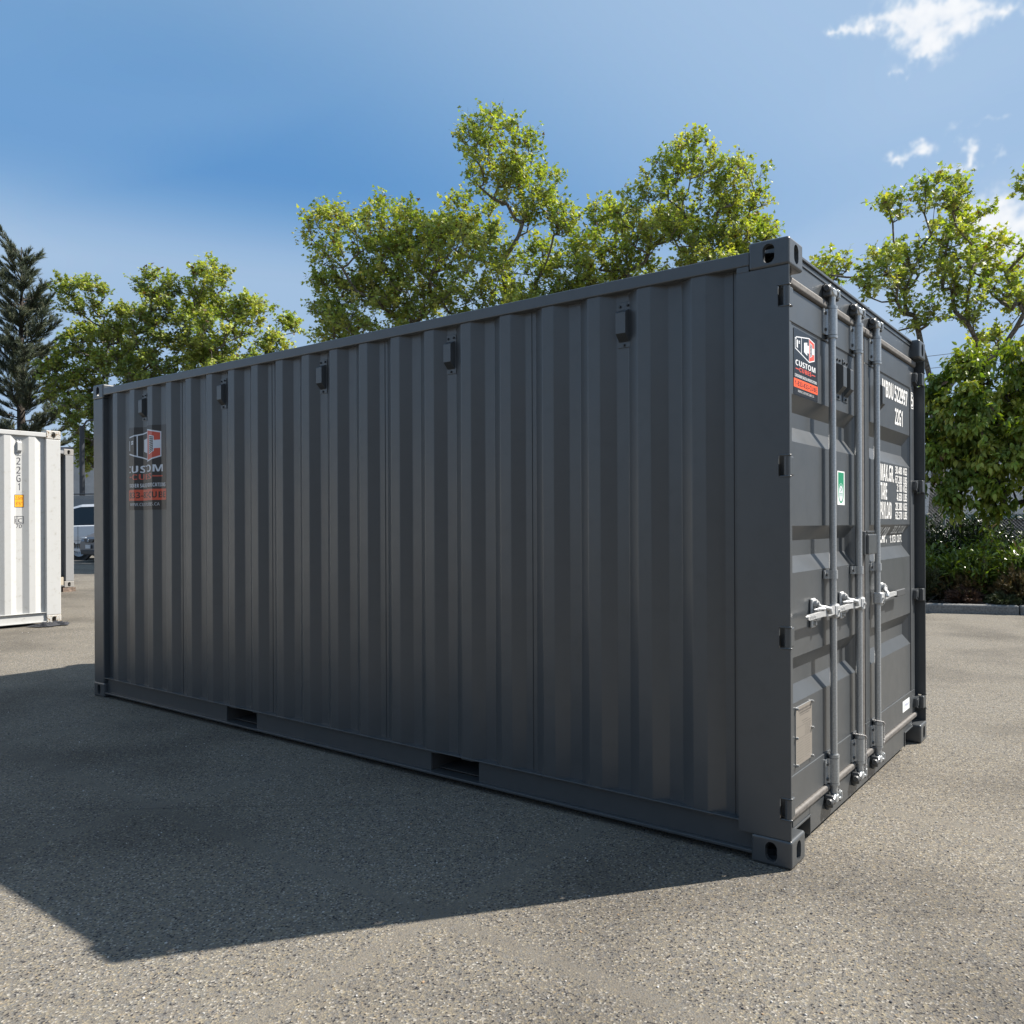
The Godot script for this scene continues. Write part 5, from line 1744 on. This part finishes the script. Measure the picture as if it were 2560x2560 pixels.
func vehicles() -> void:
	var t := thing("parked_car", "silver van seen from the side behind the dark grey hatchback", "van")
	# rear end at the left, nose to the right
	var st := [[-2.35, 0.35, 0.78, 0.80, 0.80, 0.82, 0.6], [-1.95, 0.25, 0.98, 1.0, 0.9, 0.9, 0.62], [-1.35, 0.22, 1.08, 1.12, 0.92, 0.92, 0.66], [-0.55, 0.22, 1.10, 1.70, 0.92, 0.92, 0.68], [0.6, 0.22, 1.10, 1.77, 0.92, 0.92, 0.69], [1.7, 0.22, 1.08, 1.74, 0.92, 0.92, 0.68], [2.15, 0.28, 1.06, 1.62, 0.90, 0.90, 0.66], [2.40, 0.40, 1.0, 1.02, 0.82, 0.84, 0.62]]
	t.transform = Transform3D(Basis(-RIGHT, Vector3.UP, AHEAD), Vector3(-26.6, ground_y(-26.6), -9.1) + RIGHT * 1.55)
	car(t, M.silver, st, 2, 7)
	var b := mb()
	b.rbox(Vector3(-0.75, 0.98, -1.06), Vector3(-0.58, 1.10, -0.93), 0.03)
	part("wing_mirror", b, M.plastic, t)
	b = mb()
	b.rbox(Vector3(2.30, 0.72, -0.86), Vector3(2.43, 1.0, -0.55), 0.02)
	part("tail_lamp", b, mat(lin(0.35, 0.04, 0.02), 0.3), t)
	b = mb()
	for x in [-0.55, 0.65, 1.65]: b.box(Vector3(x - 0.004, 0.35, -0.9405), Vector3(x + 0.004, 1.06, -0.9385))
	b.box(Vector3(-1.3, 0.60, -0.9405), Vector3(2.1, 0.607, -0.9385))
	part("door_seams", b, M.plastic, t)
	# hatchback, nose turned towards the gap between the containers
	t = thing("parked_car", "dark grey hatchback facing the gap between the grey and the dark containers", "car")
	var yaw := 0.62
	var fwd := (-AHEAD * cos(yaw) - RIGHT * sin(yaw)).normalized()
	var side := Vector3.UP.cross(-fwd)
	var nose := Vector3(-24.35, ground_y(-24.35), -7.72)
	t.transform = Transform3D(Basis(-fwd, Vector3.UP, side * -1.0 if Basis(-fwd, Vector3.UP, side).determinant() < 0 else side), nose - fwd * 2.1 + RIGHT * 0.12)
	st = [[-2.10, 0.24, 0.60, 0.62, 0.62, 0.60, 0.5], [-1.98, 0.20, 0.72, 0.74, 0.80, 0.78, 0.55], [-1.55, 0.18, 0.88, 0.9, 0.87, 0.86, 0.6], [-0.90, 0.18, 0.98, 1.0, 0.88, 0.88, 0.62], [-0.15, 0.18, 1.0, 1.42, 0.88, 0.88, 0.62], [0.7, 0.18, 1.0, 1.48, 0.88, 0.88, 0.62], [1.5, 0.20, 0.98, 1.38, 0.87, 0.87, 0.6], [1.95, 0.30, 0.92, 0.95, 0.82, 0.82, 0.55]]
	car(t, M.car_grey, st, 3, 7)
	b = mb()
	b.rbox(Vector3(-2.135, 0.22, -0.50), Vector3(-2.09, 0.36, 0.50), 0.02)
	part("lower_grille", b, M.plastic, t)
	b = mb()
	b.prism(PackedVector2Array([Vector2(-0.34, 0.68), Vector2(0.34, 0.68), Vector2(0.22, 0.575), Vector2(-0.22, 0.575)]), Vector3(-2.12, 0, 0), Vector3.BACK, Vector3.UP, Vector3.RIGHT, 0.08)
	part("grille", b, M.plastic, t)
	b = mb()
	for y in [0.60, 0.63, 0.66]: b.rbox(Vector3(-2.13, y - 0.005, -0.24 - (y - 0.6)), Vector3(-2.115, y + 0.005, 0.24 + (y - 0.6)), 0.002)
	part("grille_bars", b, M.car_grey, t)
	b = mb()
	b.tube([Vector3(-2.135, 0.655, -0.05), Vector3(-2.137, 0.615, 0.0), Vector3(-2.135, 0.655, 0.05)], 0.007, 6)
	for i in 12: b.tube([Vector3(-2.135, 0.635 + sin(TAU * i / 12) * 0.04, cos(TAU * i / 12) * 0.055), Vector3(-2.135, 0.635 + sin(TAU * (i + 1) / 12) * 0.04, cos(TAU * (i + 1) / 12) * 0.055)], 0.006, 6)
	part("emblem", b, M.silver, t)
	b = mb()
	b.rbox(Vector3(-2.15, 0.40, -0.15), Vector3(-2.13, 0.51, 0.15), 0.004)
	part("number_plate", b, mat(lin(0.5, 0.52, 0.55), 0.5), t)
	for s in [-1.0, 1.0]:
		b = mb()
		b.rbox(Vector3(-2.03, 0.60, minf(s * 0.45, s * 0.76)), Vector3(-1.86, 0.73, maxf(s * 0.45, s * 0.76)), 0.03)
		part("headlight", b, mat(lin(0.4, 0.42, 0.45), 0.15), t)


func mesh_fence(t: Node3D, a: Vector3, c: Vector3, h: float, pitch: float, rail: Material, wire: Material) -> void:
	var L := a.distance_to(c)
	var d := (c - a) / L
	var b := mb()
	b.tube([Vector3.UP * h, d * L + Vector3.UP * h], 0.021, 8)
	part("top_rail", b, rail, t)
	var k := int(L / 3.0)
	for i in k + 1:
		b = mb()
		var p := d * (L * i / k)
		b.tube([p - Vector3.UP * 0.2, p + Vector3.UP * (h + 0.03)], 0.03, 10)
		part("post", b, rail, t)
	b = mb()
	var n := int((L + h) / pitch)
	for i in n:
		for s in [1.0, -1.0]:
			var u0: float = i * pitch - (h if s > 0 else 0.0)
			var u1: float = u0 + s * h
			var v0 := 0.05
			var v1 := h
			# clip to the panel
			var p0 := Vector2(u0, v0)
			var p1 := Vector2(u1, v1)
			if maxf(u0, u1) < 0.0 or minf(u0, u1) > L: continue
			for e in [0.0, L]:
				var in0: bool = p0.x >= 0.0 if e == 0.0 else p0.x <= L
				var in1: bool = p1.x >= 0.0 if e == 0.0 else p1.x <= L
				if in0 != in1:
					var m := p0.lerp(p1, (e - p0.x) / (p1.x - p0.x))
					if in0: p1 = m
					else: p0 = m
			b.tube([d * p0.x + Vector3.UP * p0.y, d * p1.x + Vector3.UP * p1.y], 0.0021, 3, false)
	part("chain_link_mesh", b, wire, t, "stuff")


func far_things() -> void:
	# right: fence behind the planting strip, a trailer and two buildings beyond
	var a := strip(-6.0, 5.2)
	var t := thing("chain_link_fence", "galvanised chain-link fence behind the leafy garden tree on the right", "fence", a)
	mesh_fence(t, a, strip(6.5, 5.2), 2.3, 0.07, M.wire, M.wire)
	var at := strip(2.6, 10.5)
	t = thing("trailer", "white box trailer with a dark lower side beyond the chain-link fence", "trailer", at)
	var b := mb()
	b.xf = Transform3D(Basis(KERB_ALONG, Vector3.UP, -KERB_BACK), Vector3.ZERO)
	b.rbox(Vector3(-2.2, 1.62, -2.4), Vector3(6.0, 3.0, 0.0), 0.03)
	part("box", b, mat(lin(0.52, 0.53, 0.54), 0.6), t)
	b = mb()
	b.xf = Transform3D(Basis(KERB_ALONG, Vector3.UP, -KERB_BACK), Vector3.ZERO)
	b.rbox(Vector3(-2.22, 1.50, -2.42), Vector3(6.02, 1.615, 0.02), 0.01)
	part("side_rail", b, mat(lin(0.06, 0.13, 0.12), 0.6), t)
	b = mb()
	b.xf = Transform3D(Basis(KERB_ALONG, Vector3.UP, -KERB_BACK), Vector3.ZERO)
	b.rbox(Vector3(-2.1, 0.35, -2.2), Vector3(5.9, 1.49, -0.10), 0.02)
	part("skirt", b, M.rail_dark, t)
	for x in [-0.9, 0.3, 4.2]:
		b = mb()
		b.xf = Transform3D(Basis(KERB_ALONG, Vector3.UP, -KERB_BACK), Vector3.ZERO)
		b.cyl(Vector3(x, 0.52, -0.35), Vector3(x, 0.52, -0.06), 0.52, 24, 0.04)
		var w := part("wheel", b, M.tyre, t)
		b = mb()
		b.xf = Transform3D(Basis(KERB_ALONG, Vector3.UP, -KERB_BACK), Vector3.ZERO)
		b.cyl(Vector3(x, 0.52, -0.06), Vector3(x, 0.52, -0.04), 0.3, 20, 0.01)
		part("rim", b, M.wire, w)
	building("grey_building", "low grey warehouse behind the chain-link fence, seen through the leafy garden tree", strip(-14.0, 26.0), KERB_ALONG, 20.0, 9.0, 4.2, 10)
	building("grey_building", "tall grey block at the right edge, its roof showing through the leaves", Vector3(-1.95, 0, -38.5), KERB_ALONG, 22.0, 12.0, 10.6, 9)
	building("added_dark_blocker", "dark clad block added unseen behind the camera to darken the folds of the long side", Vector3(-9.0, 0, 21.0), Vector3.RIGHT, 44.0, 12.0, 7.0, 22, mat(lin(0.07, 0.07, 0.072), 0.7), Vector3.BACK)  # unseen blocker added to cut low sky light on the folded side
	# left: building wall, fence with a banner, dark pole standing in for a downpipe
	building("grey_building", "pale grey building with upright panel joints behind the parked cars on the left", Vector3(-55.0, 0.35, -16.5), RIGHT, 34.0, 10.0, 5.6, 26)
	a = Vector3(-33.6, ground_y(-33.6), -8.6)
	var dir := (RIGHT + AHEAD * -0.12).normalized()
	t = thing("chain_link_fence", "dark railed chain-link fence behind the parked cars, carrying a grey banner", "fence", a)
	mesh_fence(t, a, a + dir * 12.0, 2.22, 0.09, M.rail_dark, M.wire)
	var nrm := dir.cross(Vector3.UP).normalized()
	if nrm.dot(AHEAD) > 0: nrm = -nrm
	t = thing("banner", "grey fence banner with faint pale letters above the silver van", "banner", a + dir * 1.35 - nrm * 0.05)
	b = mb()
	b.xf = Transform3D(Basis(dir, Vector3.UP, nrm), Vector3.ZERO)
	b.rbox(Vector3(0.0, 1.05, 0.0), Vector3(4.2, 2.16, 0.006), 0.002)
	part("banner_sheet", b, M.banner, t)
	b = mb()
	b.xf = Transform3D(Basis(dir, Vector3.UP, nrm), Vector3.ZERO)
	wall_text(b, "MOT", 0.16, 1.75, 1.48, 1.86, 0.009, true)
	part("lettering", b, mat(lin(0.30, 0.32, 0.34), 0.8), t)
	t = thing("downpipe_pole", "dark pole standing in for a downpipe against the pale building, between the grey and the dark containers", "stand-in pole", Vector3(-34.9, 0.35, -12.1))
	b = mb()
	b.tube([Vector3(0, -0.1, 0), Vector3(0, 5.2, 0)], [0.11, 0.09], 12)
	part("post", b, M.rail_dark, t)
	b = mb()
	b.tube([Vector3(0, 5.1, 0), Vector3(0, 5.4, 0) + RIGHT * 0.2, Vector3(0, 5.5, 0) + RIGHT * 0.8], 0.04, 8)
	b.rbox(Vector3(0.5, 5.42, -0.75), Vector3(0.9, 5.56, -0.35), 0.04)
	part("pole_head", b, M.rail_dark, t)
	# overhead wires on the right
	for q in [[9.76, 10.75], [9.15, 10.1], [8.5, 9.55]]:
		var w := mb()
		var p0 := Vector3(-34.0, q[0] - 3.2, -22.0)
		var path := []
		for i in 25:
			var f := i / 24.0
			path.append(Vector3(lerpf(-8.86, 12.0, f * 1.6 - 0.6), lerpf(q[0], q[1] + 2.2, f * 1.6 - 0.6) - 0.5 * sin(f * PI) + 0.25, lerpf(-38.58, -53.5, f * 1.6 - 0.6)))
		w.tube(path, 0.014, 5, false)
		var o := MeshInstance3D.new()
		o.mesh = w.mesh()
		o.material_override = M.rail_dark
		o.name = numbered("overhead_wire")
		tag(o, ["topmost of the three overhead wires behind the open plane tree", "middle one of the three overhead wires behind the open plane tree", "lowest of the three overhead wires behind the open plane tree"][[9.76, 9.15, 8.5].find(q[0])], "wire", "overhead wires")
		add_child(o)


func building(called: String, label: String, at: Vector3, along: Vector3, length: float, deep: float, high: float, panels: int, wall: Material = null, away := AHEAD) -> void:
	if wall == null: wall = M.wall_grey
	var t := thing(called, label, "building", at, "")
	var back := along.cross(Vector3.UP).normalized()
	if back.dot(away) < 0: back = -back
	var xf := Transform3D(Basis(along, Vector3.UP, back), Vector3.ZERO)
	var b := mb()
	b.xf = xf
	b.box(Vector3(0, -0.4, 0.04), Vector3(length, high - 0.02, deep))
	part("wall", b, wall, t)
	var w := length / panels
	for i in panels:
		b = mb()
		b.xf = xf
		b.rbox(Vector3(i * w + 0.012, -0.4, 0.0), Vector3((i + 1) * w - 0.012, high, 0.038), 0.01)
		part("wall_panel", b, wall, t)
	b = mb()
	b.xf = xf
	b.rbox(Vector3(-0.1, high + 0.002, -0.06), Vector3(length + 0.1, high + 0.22, deep + 0.1), 0.02)
	part("roof", b, mat(lin(0.2, 0.2, 0.21), 0.8), t)


# ---------------------------------------------------------------- the scene
func _ready() -> void:
	# camera: level, with the lens shifted down and to the left
	var cam := Camera3D.new()
	cam.name = "camera"
	cam.projection = Camera3D.PROJECTION_FRUSTUM
	cam.near = 0.1
	cam.far = 900.0
	cam.size = 2.0 * 0.1 * 1280.0 / 2005.94
	cam.frustum_offset = Vector2(0.1 * (1280.0 - 1474.174) / 2005.94, -0.1 * (1280.0 - 1309.496) / 2005.94)
	cam.position = Vector3(1.1924, 1.4176, 3.1461)
	cam.rotation = Vector3(0.0, 0.60731, -0.0042956)
	add_child(cam)
	cam.current = true
	# sky and exposure
	var exposure := 2.0
	var env := Environment.new()
	env.background_mode = Environment.BG_SKY
	var sm := PanoramaSkyMaterial.new()
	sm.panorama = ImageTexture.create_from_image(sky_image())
	sm.energy_multiplier = 1.0 / exposure
	var sky := Sky.new()
	sky.sky_material = sm
	env.sky = sky
	env.tonemap_mode = Environment.TONE_MAPPER_LINEAR
	env.tonemap_exposure = exposure
	env.sdfgi_enabled = true
	env.ssao_enabled = true
	env.ssil_enabled = true
	var we := WorldEnvironment.new()
	we.name = "world"
	we.environment = env
	add_child(we)
	# sun, high to the right and beyond the container
	var sun := DirectionalLight3D.new()
	sun.name = "sun"
	sun.light_energy = 1.6
	sun.light_color = Color(1.0, 0.97, 0.93)
	sun.light_angular_distance = 0.5
	sun.shadow_enabled = true
	add_child(sun)
	sun.look_at_from_position(Vector3(0.438, 0.723, -0.534) * 40.0, Vector3.ZERO)

	make_materials()
	M.leaf_plain = mat(Color.WHITE, 0.9)
	M.leaf_plain.vertex_color_use_as_albedo = true
	lay_ground()
	var t := thing("shipping_container", "dark grey steel shipping container with closed doors and a company sticker", "shipping container", MID)
	container_shell(t, M.paint, M.paint, 0.234)
	door_end(t)
	white_container()
	grey_container()
	vehicles()
	far_things()
	plane_trees()
	garden_tree()
	pine()
	hedge()
	junipers()
